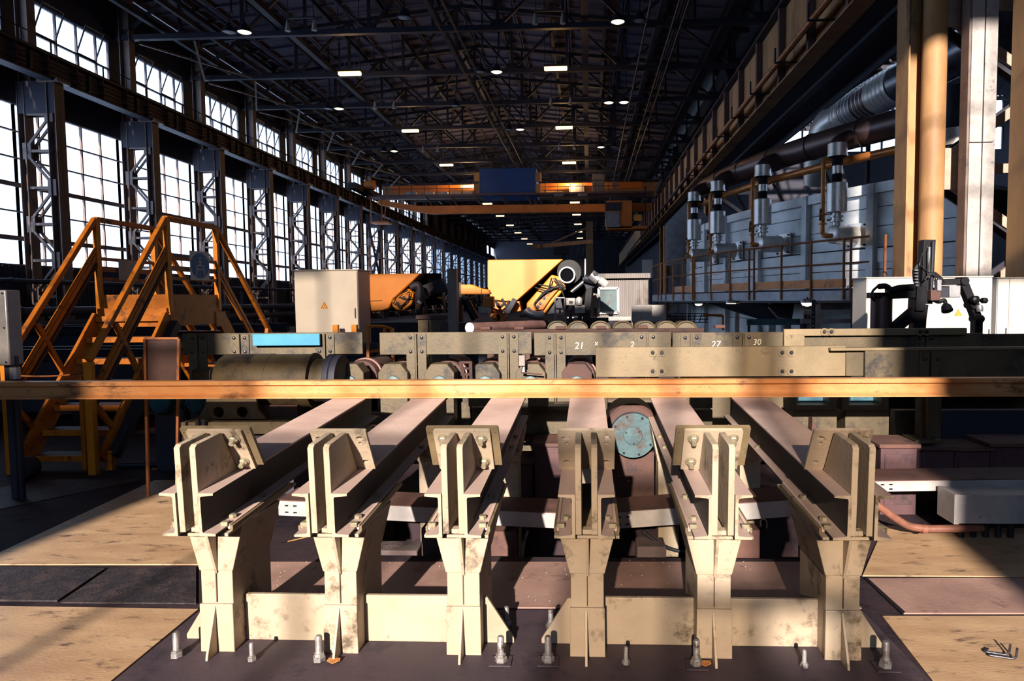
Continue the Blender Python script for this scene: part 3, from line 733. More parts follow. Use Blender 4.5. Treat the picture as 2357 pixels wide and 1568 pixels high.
# ================================================================== anchor bolts in the base plate
def anchor(px, py, r, h, lab, plate=False, bent=False):
    p = SZ(px, py, .008)
    t = thing('anchor_bolt', lab, 'bolt', p, 'anchor bolts in the floor')
    MB().lathe([(r, 0), (r, h - .006), (r * .75, h)], (0, 0, 0), (0, 0, 1), 12).obj('stud', 'bolt_grey', t)
    MB().lathe([(r * 1.85, 0), (r * 1.85, r * 1.3), (r * 1.6, r * 1.5)], (0, 0, .004), (0, 0, 1), 6).obj('nut', 'bolt_grey', t)
    MB().lathe([(r * 1.45, 0), (r * 1.45, r * .9)], (0, 0, r * 1.6), (0, 0, 1), 6).obj('lock_nut', 'bolt_grey', t)
    if plate: MB().box(-.05, .05, -.045, .045, 0, .006).obj('washer_plate', 'plate_base', t)
for a in ((407, 1513, .015, .125, 'dark anchor bolt on the shaded floor left of the leftmost post'),
          (580, 1522, .011, .09, 'slim white anchor bolt with long shadow right of the leftmost post'),
          (735, 1522, .016, .125, 'thick white anchor bolt just left of the second post'),
          (1166, 1440, .014, .10, 'rear anchor bolt right of the third post, behind its triangular gusset'),
          (1153, 1524, .016, .125, 'front anchor bolt on a washer plate right of the third post', True),
          (1268, 1447, .014, .10, 'white painted rear anchor bolt left of the fourth post'),
          (1262, 1524, .016, .125, 'front anchor bolt on a washer plate left of the fourth post', True),
          (1441, 1530, .010, .085, 'small anchor bolt midway between the fourth and fifth posts'),
          (1603, 1532, .015, .12, 'anchor bolt on a thin plate at the foot of the fifth post', True),
          (1851, 1537, .010, .085, 'small anchor bolt midway between the fifth and sixth posts'),
          (2038, 1537, .016, .125, 'anchor bolt on a washer plate right of the rightmost post', True)):
    anchor(*a)
# wire staples on the right plate
for i, (a, b, c, d) in enumerate((((2274, 1493), (2262, 1500), (2322, 1509), 0), ((2286, 1506), (2272, 1508), (2338, 1518), 0))):
    pts = [SZ(*a, .015), SZ(*b, .015), SZ(*c, .015)]; top = SZ(*c, .015); pts.append(top + V((.012, .01, .05)))
    tag(MB().path(pts, .005, 6, .02).obj('wire_staple', 'bolt_dark'), 'bent dark wire staple on the lit right floor plate, %s of two' % ('left' if i == 0 else 'right'), 'wire')
# fallen leaves and chips
for i, (px, py, lab) in enumerate(((768, 1524, 'small orange leaf beside the second post foot'), (1622, 1530, 'small rust-coloured leaf beside the fifth post foot'), (355, 1082, 'crumpled orange leaf at the foot of the stairs'))):
    p = SZ(px, py, .012); mb = MB()
    mb.prism([p + V((.03 * cos(a) * (1 + .3 * (j % 2)), .018 * sin(a), .01 * (j % 2))) for j, a in enumerate([k * pi / 4 for k in range(8)])], (0, 0, .003))
    tag(mb.obj('fallen_leaf', 'leaf'), lab, 'leaf')

# ================================================================== trench fill
for i, (px, py, w, h, d, m, lab) in enumerate(((1150, 1290, .2, .40, .16, 'rust_dust', 'rusty steel block standing in the trench between third and fourth skids'),
        (905, 1290, .34, .26, .2, 'concrete', 'dark concrete block in the trench right of the second post'),
        (990, 1290, .12, .42, .14, 'concrete', 'narrow concrete pier in the trench left of the third post'),
        (1500, 1290, .2, .3, .2, 'concrete', 'square concrete pier in the trench left of the fifth post'),
        (1715, 1290, .2, .42, .16, 'rust_dust', 'dusty steel block in the trench right of the fifth post'),
        (1770, 1230, .16, .08, .14, 'concrete', 'broken brick lying on the trench edge right of fifth skid'))):
    p = S(px, py, 4.62)
    o = MB().box(p.x - w / 2, p.x + w / 2, 4.62, 4.62 + d, TZ + .01, TZ + h + .25).obj('trench_block', m, None, bevel=.01)
    tag(o, lab, 'block')
rb = MB()
for i in range(420):
    x, y, s = random.uniform(TX0 + .1, TX1 - .1), random.uniform(TY0 + .03, TY1 - .05), random.uniform(.008, .035)
    rb.lathe([(s * .6, 0), (s, s * .5), (s * .4, s)], (x, y, TZ + random.uniform(0, .12)), (random.uniform(-.5, .5), random.uniform(-.5, .5), 1), 5)
tag(rb.obj('rubble', 'rust_dark'), 'dark scale and rubble on the trench bottom', 'rubble', None, 'stuff')
lv = MB()
for i in range(30):
    p = S(random.uniform(1765, 1830), random.uniform(1270, 1292), 4.6); p.z = TZ + random.uniform(.15, .3)
    a = random.uniform(0, 6); lv.prism([p + V((.02 * cos(a + k * pi / 2), .012 * sin(a + k * pi / 2), .012 * random.random())) for k in range(4)], (0, 0, .002))
tag(lv.obj('leaf_litter', 'leaf'), 'orange leaf litter in the trench left of the sixth post', 'leaves', None, 'stuff')
# thin white fragments on skids and floor: shell-like chips nobody could count
ch = MB()
for i in range(150):
    p = SZ(random.uniform(560, 1980), random.uniform(1235, 1400), .0095)
    if TY0 - .02 < p.y < TY1: continue
    s = random.uniform(.001, .0026); ch.box(p.x - s, p.x + s, p.y - s, p.y + s, p.z, p.z + .002)
tag(ch.obj('chips', 'chalk'), 'tiny pale chips scattered on the brown floor plate', 'chips', None, 'stuff')

# ================================================================== cable trays
def tray(pa, pb, Y0, Y1, h, lab, wdt=.32, slots=True):
    a, b = S(*pa, Y0), S(*pb, Y1)
    t = thing('cable_tray', lab, 'cable tray', a, 'grey steel cable trays')
    d = b - a; n = V((-d.y, d.x, 0)).normalized() * wdt
    if n.y < 0: n = -n
    MB().prism([V((0, 0, -h)), d + V((0, 0, -h)), d, V((0, 0, 0))], n.normalized() * .006).obj('side_rail', 'white_dirty', t, bevel=.002)
    MB().prism([n + V((0, 0, -h)), n + d + V((0, 0, -h)), n + d, n], -n.normalized() * .006).obj('side_rail', 'white_dirty', t)
    MB().prism([V((0, 0, .001)), d + V((0, 0, .001)), d + n + V((0, 0, .001)), n + V((0, 0, .001))], (0, 0, .006)).obj('lid', 'rust_dust', t, bevel=.001)
    if slots:
        u = d.normalized()
        for e in (.06, .12):
            for zz in (-h * .3, -h * .75):
                q = u * e + V((0, -.001, zz)); MB().box(q.x - .012, q.x + .012, q.y - .002, q.y + .002, q.z - .005, q.z + .005).obj('slot', 'black', t)
    return t
tray((640, 1153), (1296, 1183), 4.62, 4.60, .105, 'whitish cable tray on the left, running from behind the second skid to the fourth')
tray((1405, 1181), (1842, 1150), 4.60, 4.64, .115, 'whitish cable tray between the fourth and sixth skids, rising to the right')
tray((2012, 1109), (2460, 1103), 5.0, 5.0, .075, 'whitish cable tray right of the rightmost skid, above the long box duct', .34)
t = thing('box_duct', 'long grey square box duct on the far right floor', 'duct', S(2215, 1200, 4.74))
a = S(2198, 1140, 4.74) - t.location; wd = S(2460, 1140, 4.74) - S(2198, 1140, 4.74)
zt = a.z; MB().box(a.x, a.x + wd.x, -.0, .22, zt - .2, zt).obj('duct_body', 'white_dirty', t, bevel=.004)
MB().box(a.x - .004, a.x + .03, -.004, .224, zt - .204, zt + .004).obj('end_collar', 'white_dirty', t)
for i in range(5): MB().cyl((a.x + .1 + i * .085, .1, zt - .42), (a.x + .1 + i * .085, .1, zt - .2), .022, 8).obj('cable_stub', 'rubber', t)
t = thing('hose', 'thick brown hose curving over the floor right of the rightmost skid', 'hose')
MB().path([S(2015, 1160, 4.75), S(2050, 1185, 4.75), S(2090, 1212, 4.75), S(2130, 1218, 4.75), S(2200, 1217, 4.75), S(2260, 1216, 4.8)], .026, 10, .15).obj('hose_run', 'hose', t)
MB().cyl(S(2120, 1218, 4.75), S(2132, 1218, 4.75), .031, 12).obj('joint', 'hose', t)
t = tag(MB().path([S(1478, 1222, 4.75), S(1500, 1240, 4.75), S(1535, 1262, 4.75), S(1575, 1272, 4.75), S(1610, 1268, 4.75)], .014, 8, .1).obj('hose', 'rubber'), 'thin dark hose hanging in the trench between fourth and fifth skids', 'hose')
t = tag(MB().path([S(1215, 1222, 4.7), S(1205, 1250, 4.7), S(1202, 1280, 4.66), S(1195, 1300, 4.62)], .011, 8, .05).obj('hose', 'bolt_grey'), 'short grey hose end hanging in the trench left of the fourth skid', 'hose')
tag(MB().path([S(1752, 1212, 4.74), S(1750, 1200, 4.72), S(1757, 1193, 4.72), S(1765, 1200, 4.72), S(1765, 1216, 4.74)], .004, 6, .03).obj('wire_loop', 'wire_white'), 'small white wire loop under the tray by the sixth skid', 'wire')
tag(MB().cyl(S(648, 1250, 3.6), S(712, 1235, 3.55), .0025, 6).obj('twig', 'leaf'), 'thin straw sticking out left of the second skid end', 'straw')
# ================================================================== roller table: guards, housings, rollers, pedestals
def rect(mb, x0, y0, x1, y1, Y, th):
    a, b = S(x0, y0, Y), S(x1, y1, Y); mb.box(a.x, b.x, Y, Y + th, b.z, a.z); return a, b
def guard(name, px, Y, lab, m, splices=(), bolts=(), th=.03, posts=True, rowpx=(), pb=None, grp='roller table side guards'):
    x0, y0, x1, y1 = px
    a, b = S(x0, y0, Y), S(x1, y1, Y)
    t = thing(name, lab, 'guard', (a.x, Y, 0), grp)
    o = V((a.x, Y, 0))
    MB().box(0, b.x - a.x, 0, th, b.z, a.z).obj('guard_plate', m, t, bevel=.004)
    hgt = a.z - b.z
    for sx in splices:
        c = S(sx, y0, Y).x - a.x
        zb = .30 if posts else b.z
        for s in (-1, 1):
            MB().box(c + s * .055 - .042, c + s * .055 + .042, -.014, 0, zb, a.z - .012).obj('splice_strap', m, t, bevel=.002)
            for zz in (a.z - hgt * .22, b.z + hgt * .14):
                mb = MB(); mb.lathe([(.017, 0), (.017, .006), (.014, .014), (.006, .018)], (c + s * .055, -.014, zz), (0, -1, 0), 10); mb.obj('rivet', 'bolt_dark', t)
        MB().box(c - .006, c + .006, -.03, 0, zb, a.z - .012).obj('rib', m, t)
    for bx, by in bolts:
        p = S(bx, by, Y) - o
        mb = MB(); mb.lathe([(.036, 0), (.036, .01), (.025, .01), (.025, .003)], (p.x, 0, p.z), (0, -1, 0), 14); mb.obj('bolt_ring', m, t)
        hexbolt(MB(), (p.x, -.002, p.z), (0, -1, 0), .018, .012).obj('bolt', 'bolt_dark', t)
    return t
GY = 6.5
g1 = guard('side_guard', (418, 768, 835, 815), 6.75, 'olive roller guard on the left with a sky blue board', 'olive', (455, 552, 748))
a, b = S(583, 769, 6.7), S(738, 795, 6.7)
bb = MB().box(a.x, b.x, 6.68, 6.72, b.z, a.z).obj('blue_board', 'sky_blue', None, bevel=.003); tag(bb, 'sky blue painted board fixed on the left roller guard', 'board')
guard('side_guard', (873, 766, 1224, 815), GY, 'olive roller guard in the centre left of the chalk number 21', 'olive', (958, 1170))
g3 = guard('side_guard', (1229, 766, 1545, 817), GY, 'olive roller guard chalked with the number 21', 'olive', (1278, 1490))
g3b = guard('side_guard', (1548, 766, 1802, 817), GY, 'stained olive roller guard behind the long plate, chalked 27', 'olive', (1590, 1710))
guard('side_guard', (1805, 770, 2262, 815), GY + .1, 'dark stained olive roller guard under the long pale top strip', 'olive', (2130,))
guard('top_strip', (1805, 758, 2226, 771), GY + .05, 'long pale rusty strip on top of the right roller guard', 'olive_light', (), ((1897, 764), (1913, 764), (2117, 764), (2132, 764)), .05, False)
guard('top_strip', (1805, 771, 1852, 800), GY + .04, 'short pale rusty plate under the left end of the long strip', 'olive_light', (), (), .03, False)
guard('side_guard', (2264, 769, 2460, 812), GY + .1, 'olive roller guard at the right picture edge with dark scrawls', 'olive', ())
gl = guard('near_guard', (1371, 800, 1946, 866), 6.05, 'long pale olive plate with paired bolt holes in front of the rollers', 'olive_light', (), ((1502, 812), (1523, 812), (1502, 855), (1523, 855), (1800, 812), (1821, 812), (1800, 855), (1821, 855)), .04, False)
guard('near_guard', (1948, 800, 1992, 866), 6.04, 'short olive plate joining the long pale plate and the right guard', 'olive', (), (), .04, False)
gr = guard('near_guard', (1992, 806, 2470, 900), 6.0, 'wide shaded olive guard plate at the right with a bolted post', 'olive', (2142,), (), .05, True)
MB().box(-.3, 2.4, -.012, .06, 1.238, 1.262).obj('top_lip', 'olive_light', gr, bevel=.003)
# chalk marks
def chalk(par, s, px, py, Y, size): 
    p = S(px, py, Y) - par.location; text(s, size, 'chalk', par, (p.x, -.002, p.z), name='chalk_mark', shear=.15)
chalk(g3, '21', 1322, 803, GY, .09); chalk(g3, 'x', 1368, 795, GY, .07); chalk(g3, '2', 1450, 800, GY, .08)
chalk(g3b, '27', 1636, 800, GY, .09); chalk(g3b, '30', 1732, 794, GY, .08); chalk(g3b, ',', 1565, 792, GY, .08)
# bearing housings with rollers
HX = [(803, 0), (904, 0), (1011, 0), (1116, 0), (1221, 0), (1328, 1)]
for i, (hx, dk) in enumerate(HX):
    c = S(hx, 870, 6.4); w = .142
    t = thing('bearing_housing', '%s octagonal bearing housing of the roller table from the left' % ORD[i], 'bearing', (c.x, 6.4, 0), 'roller table bearing housings')
    zt = S(hx, 838, 6.4).z; zc_ = zt - .15
    oc = [(-w, zc_ - .16), (w, zc_ - .16), (w, zt - .085), (w * .55, zt), (-w * .55, zt), (-w, zt - .085)]
    MB().prism([(x, 0, z) for x, z in oc], (0, .2, 0)).obj('housing', 'olive' if not dk else 'rust_dark', t, bevel=.006)
    MB().lathe([(.085, 0), (.08, .018), (.05, .03)], (0, 0, zc_ - .045), (0, -1, 0), 20).obj('end_cap', 'teal', t)
    MB().box(-.13, .13, .02, .2, .35, zc_ - .16).obj('pedestal', 'olive', t)
    r = thing('roller', 'dark steel roller behind the %s octagonal housing' % ORD[i], 'roller', (c.x + .02, 6.62, zc_), 'rollers of the table')
    MB().lathe([(.05, 0), (.05, .1), (.15, .1), (.16, .13), (.16, .75), (.15, .78), (.05, .78), (.05, .9)], (0, 0, 0), (0, 1, 0), 24).obj('barrel', 'rust_dark', r)
    MB().lathe([(.175, .2), (.175, .26)], (0, 0, 0), (0, 1, 0), 24).obj('collar', 'steel_bar', r)
# small bracket with switch by the fifth housing, and a little ladder-like frame
t = thing('limit_switch', 'small grey limit switch with bent lever on the fifth bearing housing', 'switch', S(1203, 860, 6.3))
o = t.location
a, b = S(1195, 818, 6.3) - o, S(1209, 842, 6.3) - o; MB().box(a.x, b.x, -.03, .03, b.z, a.z).obj('switch_body', 'corr_grey', t, bevel=.003); MB().box(a.x + .02, a.x + .05, .0, .16, b.z - .06, b.z + .04).obj('mounting_arm', 'galv', t)
MB().path([S(1203, 842, 6.3) - o, S(1200, 858, 6.3) - o, S(1248, 862, 6.3) - o], .008, 6).obj('lever', 'rust_dark', t)
t = thing('rung_bracket', 'small rusty rung bracket leaning between third and fourth bearing housings', 'bracket', S(1070, 868, 6.3)); o = t.location
for xx0, xx1 in ((1060, 1068), (1083, 1084)): (lambda a, b: MB().bar(a, b + (b - a) * ((b.z + o.z) / (a.z - b.z)), .03, .02, (0, 1, 0)).obj('side', 'rust_dark', t))(S(xx0, 832, 6.3) - o, S(xx1, 868, 6.3) - o)
for yy in (834, 848, 862): MB().bar(S(1061, yy, 6.3) - o, S(1084, yy, 6.3) - o, .02, .03, (0, 1, 0)).obj('rung', 'rust_dark', t)
# base frame under the table
t = thing('roller_table_frame', 'long dark olive base frame under the roller table', 'frame', (0, 6.35, 0))
MB().box(-1.9, 7.0, .3, 1.3, .12, .34).obj('base_beam', 'olive', t)
MB().box(-1.9, 5.2, .32, .5, .34, .74).obj('back_web', 'olive', t)
def pbox(par, px, Y, m, nm, d=.15, bev=.004):
    o = par.location; a, b = S(px[0], px[1], Y) - o, S(px[2], px[3], Y) - o
    return MB().box(a.x, b.x, a.y, a.y + d, b.z, a.z).obj(nm, m, par, bevel=bev)
for px in ((1078, 908, 1130, 936), (1215, 908, 1262, 936), (1590, 908, 1640, 940)): pbox(t, px, 5.75, 'olive', 'lug_plate', .06)
for px in ((1085, 938, 1310, 1000), (1590, 944, 1640, 1000)): pbox(t, px, 6.0, 'olive', 'pedestal', .25)
pbox(t, (1215, 936, 1312, 945), 5.9, 'olive', 'ledge', .3)
for x0 in (1818, 1938):
    for px in ((x0, 905, x0 + 16, 935), (x0 + 92, 905, x0 + 108, 935), (x0, 933, x0 + 108, 945)): pbox(t, px, 5.75, 'olive', 'motor_frame', .2)
    pbox(t, (x0 + 8, 945, x0 + 108, 1004), 5.8, 'olive', 'pedestal', .25)
    pbox(t, (x0 + 20, 905, x0 + 92, 934), 5.92, 'teal_deep', 'drive_block', .1)
MB().prism([S(1870, 960, 5.7) - t.location, S(1885, 1000, 5.7) - t.location, S(1868, 1000, 5.7) - t.location], (0, .1, 0)).obj('fin', 'rust_dark', t)
pbox(t, (2120, 908, 2160, 1016), 5.75, 'olive', 'guard_post', .1); pbox(t, (2136, 908, 2142, 1016), 5.68, 'olive', 'post_rib', .08)
pbox(t, (2108, 1014, 2172, 1022), 5.6, 'olive', 'post_foot', .25); pbox(t, (2060, 945, 2120, 1010), 6.2, 'olive', 'panel', .1)
pbox(t, (2170, 945, 2420, 1020), 6.3, 'wall_dark', 'panel', .1)
# low purple foundation boxes
for i, (px, Y) in enumerate((((2028, 1022, 2110, 1080), 5.35), ((2112, 1028, 2195, 1078), 5.6), ((2198, 1030, 2278, 1080), 5.7), ((2282, 1020, 2440, 1080), 5.7), ((1230, 1020, 1300, 1105), 5.55), ((1190, 1060, 1226, 1130), 5.6))):
    a, b = S(px[0], px[1], Y), S(px[2], px[3], Y)
    lab = ['purple-brown steel box right of the rightmost skid, nearest it', 'dark steel box under the foot of the right guard post', 'dark steel box right of the guard post foot', 'dark steel box at the right edge under the guard', 'reddish brown steel box between third and fourth skids', 'small dark red box left of the reddish brown one'][i]
    t = thing('foundation_box', lab, 'box', (a.x, Y, 0), 'steel foundation boxes')
    w, zt = b.x - a.x, a.z
    MB().box(0, w, 0, .35, 0, zt - .03).obj('body', 'purple_box', t, bevel=.004)
    MB().box(-.02, w + .02, -.025, .36, zt - .03, zt).obj('lid', 'rust_dust', t, bevel=.004)
    MB().box(.03, w - .03, -.008, 0, zt * .15, zt - .08).obj('front_panel', 'purple_box', t)

# teal motors
def motor(px, py, r, Y, lab, m='teal', L=.5):
    c = S(px, py, Y); t = thing('drive_motor', lab, 'motor', (c.x, Y, c.z), 'teal drive motors')
    MB().lathe([(r, 0), (r, .02), (r * 1.02, .03), (r * 1.02, .06), (r * .97, .07), (r * .97, L)], (0, 0, 0), (0, 1, 0), 36).obj('end_shield', m, t)
    MB().lathe([(r * .42, 0), (r * .42, .008), (r * .40, .012)], (0, 0, 0), (0, -1, 0), 28).obj('hub_cover', m, t)
    for k in range(8):
        a = k * pi / 4 + .3; mb = MB(); mb.cyl((r * .88 * cos(a), 0, r * .88 * sin(a)), (r * .88 * cos(a), -.008, r * .88 * sin(a)), .010, 8); mb.obj('screw', 'bolt_dark', t)
    for k in range(3):
        a = k * 2 * pi / 3 + .6; mb = MB(); mb.cyl((r * .34 * cos(a), -.01, r * .34 * sin(a)), (r * .34 * cos(a), -.018, r * .34 * sin(a)), .007, 8); mb.obj('screw', 'bolt_dark', t)
    return t
t = motor(1457, 1003, .172, 5.2, 'round teal motor face between the fourth and fifth skids', L=.62)
MB().lathe([(.19, .1), (.21, .12), (.21, .55), (.18, .6)], (0, 0, .02), (0, 1, 0), 36).obj('casing', 'rust_dark', t)
MB().box(-.17, .17, .1, .5, -t.location.z, -.15).obj('mount', 'rust_dark', t)
t = thing('cover_plate', 'olive pipe-shaped cover above the teal motor face', 'cover', S(1457, 935, 5.95))
MB().cyl((-.22, .1, 0), (.22, .1, 0), .09, 16).obj('cover', 'olive', t)
MB().box(-.05, .05, .05, .15, -S(1457, 935, 5.95).z, -.05).obj('stand', 'olive', t)
for i, (px, py, r, lab) in enumerate(((362, 925, .115, 'deep teal ribbed motor behind the rusty screen, left one'), (446, 922, .12, 'deep teal flanged motor behind the rusty screen, right one'))):
    c = S(px, py, 6.6); t = thing('drive_motor', lab, 'motor', (c.x, 6.6, 0), 'teal drive motors')
    MB().lathe([(r, 0), (r * 1.1, .03), (r * 1.1, .06), (r, .08), (r, .45)], (0, 0, c.z), (.35, 1, 0), 24).obj('body', 'teal_deep', t)
    for k in range(6): MB().lathe([(r * 1.12, .12 + k * .05), (r * 1.12, .135 + k * .05)], (0, 0, c.z), (.35, 1, 0), 20).obj('cooling_fin', 'teal_deep', t)
    MB().box(-.1, .2, .1, .4, 0, c.z - r * .8).obj('mount', 'wall_dark', t)

# big gear motor left of the skids
t = thing('gear_motor', 'large dusty olive cylindrical gear motor on a two-hole pedestal', 'motor', S(560, 1000, 6.0)); o = t.location
cz = S(560, 885, 6.0).z; r = S(560, 820, 6.0).z - cz
x0, x1, x2, x3, x4 = [S(k, 885, 6.0).x - o.x for k in (480, 600, 700, 735, 764)]
cy = .28; z = cz - o.z
MB().lathe([(r * .92, 0), (r, .03), (r, x1 - x0), (r * .985, x1 - x0), (r * .985, x2 - x0 - .02), (r * 1.02, x2 - x0 - .02), (r * 1.02, x2 - x0)], (x0, cy, z), (1, 0, 0), 36).obj('body', 'olive', t)
MB().lathe([(r * .8, 0), (r * .8, x3 - x2)], (x2, cy, z), (1, 0, 0), 28).obj('neck', 'olive', t)
MB().lathe([(r * .98, 0), (r * .98, .05), (r * .93, .06), (r * .93, x4 - x3)], (x3, cy, z), (1, 0, 0), 32).obj('coupling', 'dark_steel', t)
a = S(415, 855, 6.0) - o; MB().box(a.x, x0 + .05, cy - .12, cy + .1, a.z - .12, a.z).obj('terminal_box', 'olive', t, bevel=.02)
hz = S(503, 949, 5.9).z - o.z
pp = [(S(k[0], k[1], 5.9).x - o.x, S(k[0], k[1], 5.9).z - o.z) for k in ((455, 965), (612, 965), (592, 940), (588, 905), (478, 905), (472, 935))]
pl = plate_holes(pp, [(S(503, 949, 5.9).x - o.x, hz, .05, .05), (S(557, 949, 5.9).x - o.x, hz, .05, .05)], .03, 20).obj('pedestal_plate', 'olive', t); pl.location.y = -.1
MB().box(pp[0][0] + .03, pp[1][0] + .2, .1, .45, -.02, .25).obj('pedestal_core', 'rust_dark', t)
a, b = S(415, 972, 5.85) - o, S(670, 1000, 5.85) - o; MB().box(a.x, b.x, a.y, a.y + .6, b.z, a.z).obj('base_plate', 'olive', t, bevel=.006)
MB().box(a.x, b.x, a.y + .02, a.y + .58, -o.z, b.z - .02).obj('plinth', 'wall_dark', t)
for k in (455, 469): MB().cyl(S(k, 985, 5.82) - o, S(k, 965, 5.82) - o, .02, 10).obj('bolt', 'bolt_dark', t)
MB().lathe([(.06, 0), (.07, .05), (.07, .5), (.05, .55)], (x2 + .2, cy - .1, z - .32), (1, .1, -.1), 14).obj('conduit_sleeve', 'rust_dark', t)

# rusty screen on thin legs
t = thing('rusty_screen', 'rusty sheet screen on thin angle legs beside the stairs', 'screen', S(375, 1075, 5.85)); o = t.location
a, b = S(334, 780, 5.75) - o, S(412, 905, 5.75) - o; MB().box(a.x, b.x, a.y, a.y + .01, b.z, a.z).obj('sheet', 'rust_dark', t)
for k0, k1 in ((334, 338), (412, 404)):
    p0, p1 = S(k0, 780, 5.74) - o, S(k1, 1070, 5.74) - o; p1.z = -o.z + .001
    MB().bar(p0, p1, .022, .022).obj('leg', 'rust_rail', t)
MB().bar(S(334, 779, 5.74) - o, S(412, 779, 5.74) - o, .02, .02).obj('top_rail', 'rust_rail', t)
MB().bar(V((S(338, 900, 5.74) - o).to_tuple()) * 1, S(404, 900, 5.74) - o, .02, .02).obj('cross_rail', 'rust_rail', t)
tag(MB().cyl(SZ(260, 1072, .03), SZ(420, 1068, .03), .03, 10).obj('floor_pipe', 'dark_steel'), 'dark pipe lying on the floor behind the leftmost skid', 'pipe')

# ================================================================== crossover stairs
SXR, SXL = -4.95, -5.80
Y0s, Y1s, Y2s, Y3s = 6.52, 7.85, 8.95, 10.3
ZP, ZR = 1.65, 2.70
st = thing('crossover_stairs', 'worn yellow steel crossover stairs with platform and handrails on the left', 'stairs', (0, 0, 0))
MB().box(SXL, SXR, Y1s, Y2s, ZP - .04, ZP).obj('platform', 'rust_dark', st)
for y in (Y1s - .03, Y2s + .02): MB().box(SXL, SXR, y - .02, y + .02, ZP - .22, ZP).obj('platform_beam', 'yellow_worn', st, bevel=.003)
for x in (SXL, SXR): MB().box(x - .02, x + .02, Y1s, Y2s, ZP - .22, ZP).obj('platform_beam', 'yellow_worn', st)
MB().box(SXL, SXR, Y1s + .01, Y1s + .03, ZP + .0, ZP + .16).obj('toe_board', 'yellow_worn', st)
for x in (SXR,): MB().box(x - .02, x + .01, Y1s + .02, Y2s, ZP, ZP + .16).obj('toe_board', 'yellow_worn', st)
MB().box(SXL - .01, SXL + .02, Y1s + .02, Y2s, ZP, ZP + .16).obj('toe_board', 'yellow_worn', st)
for y in (Y1s + .08, Y2s - .05): MB().box(SXR, SXR + .035, y - .09, y + .09, ZP - .26, ZP - .06).obj('lug_plate', 'yellow_worn', st, bevel=.004)
nst = 7
for side, x in (('r', SXR), ('l', SXL)):
    # stringers: steep channel, dark outer web on the right one
    MB().bar((x, Y0s + .16, .1), (x, Y1s, ZP - .12), .05, .22, (0, -1, 1)).obj('stringer', 'yellow_worn', st, bevel=.003)
    if side == 'r':
        MB().bar((x + .06, Y0s + .2, .14), (x + .06, Y1s + .02, ZP - .18), .10, .10, (0, -1, 1)).obj('stringer_channel', 'dark_steel', st, bevel=.003)
        MB().bar((x + .03, Y0s + .20, 0), (x + .03, Y0s + .20, .2), .07, .07).obj('stringer_foot', 'yellow_worn', st)
    MB().bar((x, Y2s, ZP - .12), (x, Y3s - .1, .1), .05, .2, (0, 1, 1)).obj('stringer', 'yellow_worn', st)
    # hand rail polyline
    hr = [(x, Y0s, 1.14), (x, Y1s, ZR), (x, Y2s, ZR), (x, Y3s + .12, 1.2)]
    for a, b in zip(hr[:-1], hr[1:]): MB().bar(a, b, .055, .06).obj('handrail', 'yellow_worn', st, bevel=.006)
    MB().bar((x, Y1s + .02, ZP - .05), (x, Y1s + .02, ZR), .06, .06).obj('post', 'yellow', st, bevel=.004)
    MB().bar((x, Y2s - .02, ZP - .05), (x, Y2s - .02, ZR), .06, .06).obj('post', 'yellow', st, bevel=.004)
    MB().bar((x, Y0s, 0), (x, Y0s, 1.13), .075, .07).obj('newel_post', 'yellow', st, bevel=.004)
    if side == 'r': MB().bar((x - .08, Y0s, 0.05), (x - .08, Y0s, 1.0), .04, .05).obj('newel_angle', 'yellow_worn', st)
    for dz, w in ((.40, .035), (.30, .05), (.22, .03)):
        m_ = 'rust_dark' if dz == .4 else 'yellow_worn'
        MB().bar((x, Y0s, 1.14 - dz - .12), (x, Y1s, ZR - dz - .12), .035, w).obj('mid_rail', m_, st)
    for dz in (.46, .58, .70): MB().bar((x, Y1s, ZR - dz), (x, Y2s, ZR - dz), .03, .04 if dz != .58 else .06).obj('mid_rail', 'rust_rail', st)
    for dz in (.52, .62): MB().bar((x, Y2s, ZR - dz), (x, Y3s, 1.2 - dz + .1), .03, .045).obj('mid_rail', 'yellow_worn', st)
    MB().bar((x, Y0s + .40, 1.50), (x, Y0s + .78, .88), .04, .05).obj('brace', 'yellow_worn', st)
    MB().bar((x, Y0s, .75), (x, Y0s + .36, .35), .04, .05).obj('brace', 'yellow_worn', st)
    MB().bar((x, Y3s, 1.3), (x, Y3s - .12, .8), .05, .05).obj('post', 'yellow_worn', st)
for i in range(nst):
    k = (i + .6) / nst; y = Y0s + .12 + (Y1s - Y0s - .12) * k; z = ZP * k
    MB().box(SXL + .03, SXR - .03, y - .02, y + .2, z - .012, z).obj('tread', 'rust_dark', st)
    MB().box(SXL + .03, SXR - .03, y - .03, y - .015, z - .06, z + .003).obj('tread_nosing', 'yellow_worn', st, bevel=.002)
    MB().box(SXL + .03, SXR - .03, Y3s - (y - Y0s) - .1, Y3s - (y - Y0s) + .1, z - .05, z).obj('tread', 'yellow_worn', st)
# mandatory sign on the platform rail, facing the skids
c = SX(455, 612, SXR + .05)
sg = thing('pedestrian_sign', 'white sign with blue disc and footbridge figure on the stair rail', 'sign', (SXR + .075, c.y, c.z), None, (0, 0, radians(-10)))
MB().box(0, .006, -.165, .165, -.18, .18).obj('board', 'white_paint', sg)
MB().lathe([(.158, 0), (.158, .002)], (.006, 0, 0), (1, 0, 0), 40).obj('blue_disc', 'sign_blue', sg)
sy = MB()
for a, b, w in (((-.075, -.125), (-.05, .0), .014), ((.075, -.125), (.05, .0), .014), ((-.05, .0), (.05, .0), .014), ((-.055, -.045), (.055, -.045), .010), ((0, .02), (0, .07), .022), ((0, .02), (-.025, -.0), .012), ((0, .02), (.025, .0), .012), ((0, .06), (-.03, .035), .010), ((0, .06), (.03, .035), .010)):
    sy.bar((.0095, a[0], a[1]), (.0095, b[0], b[1]), .002, w, (0, -(b[1] - a[1]), b[0] - a[0]))
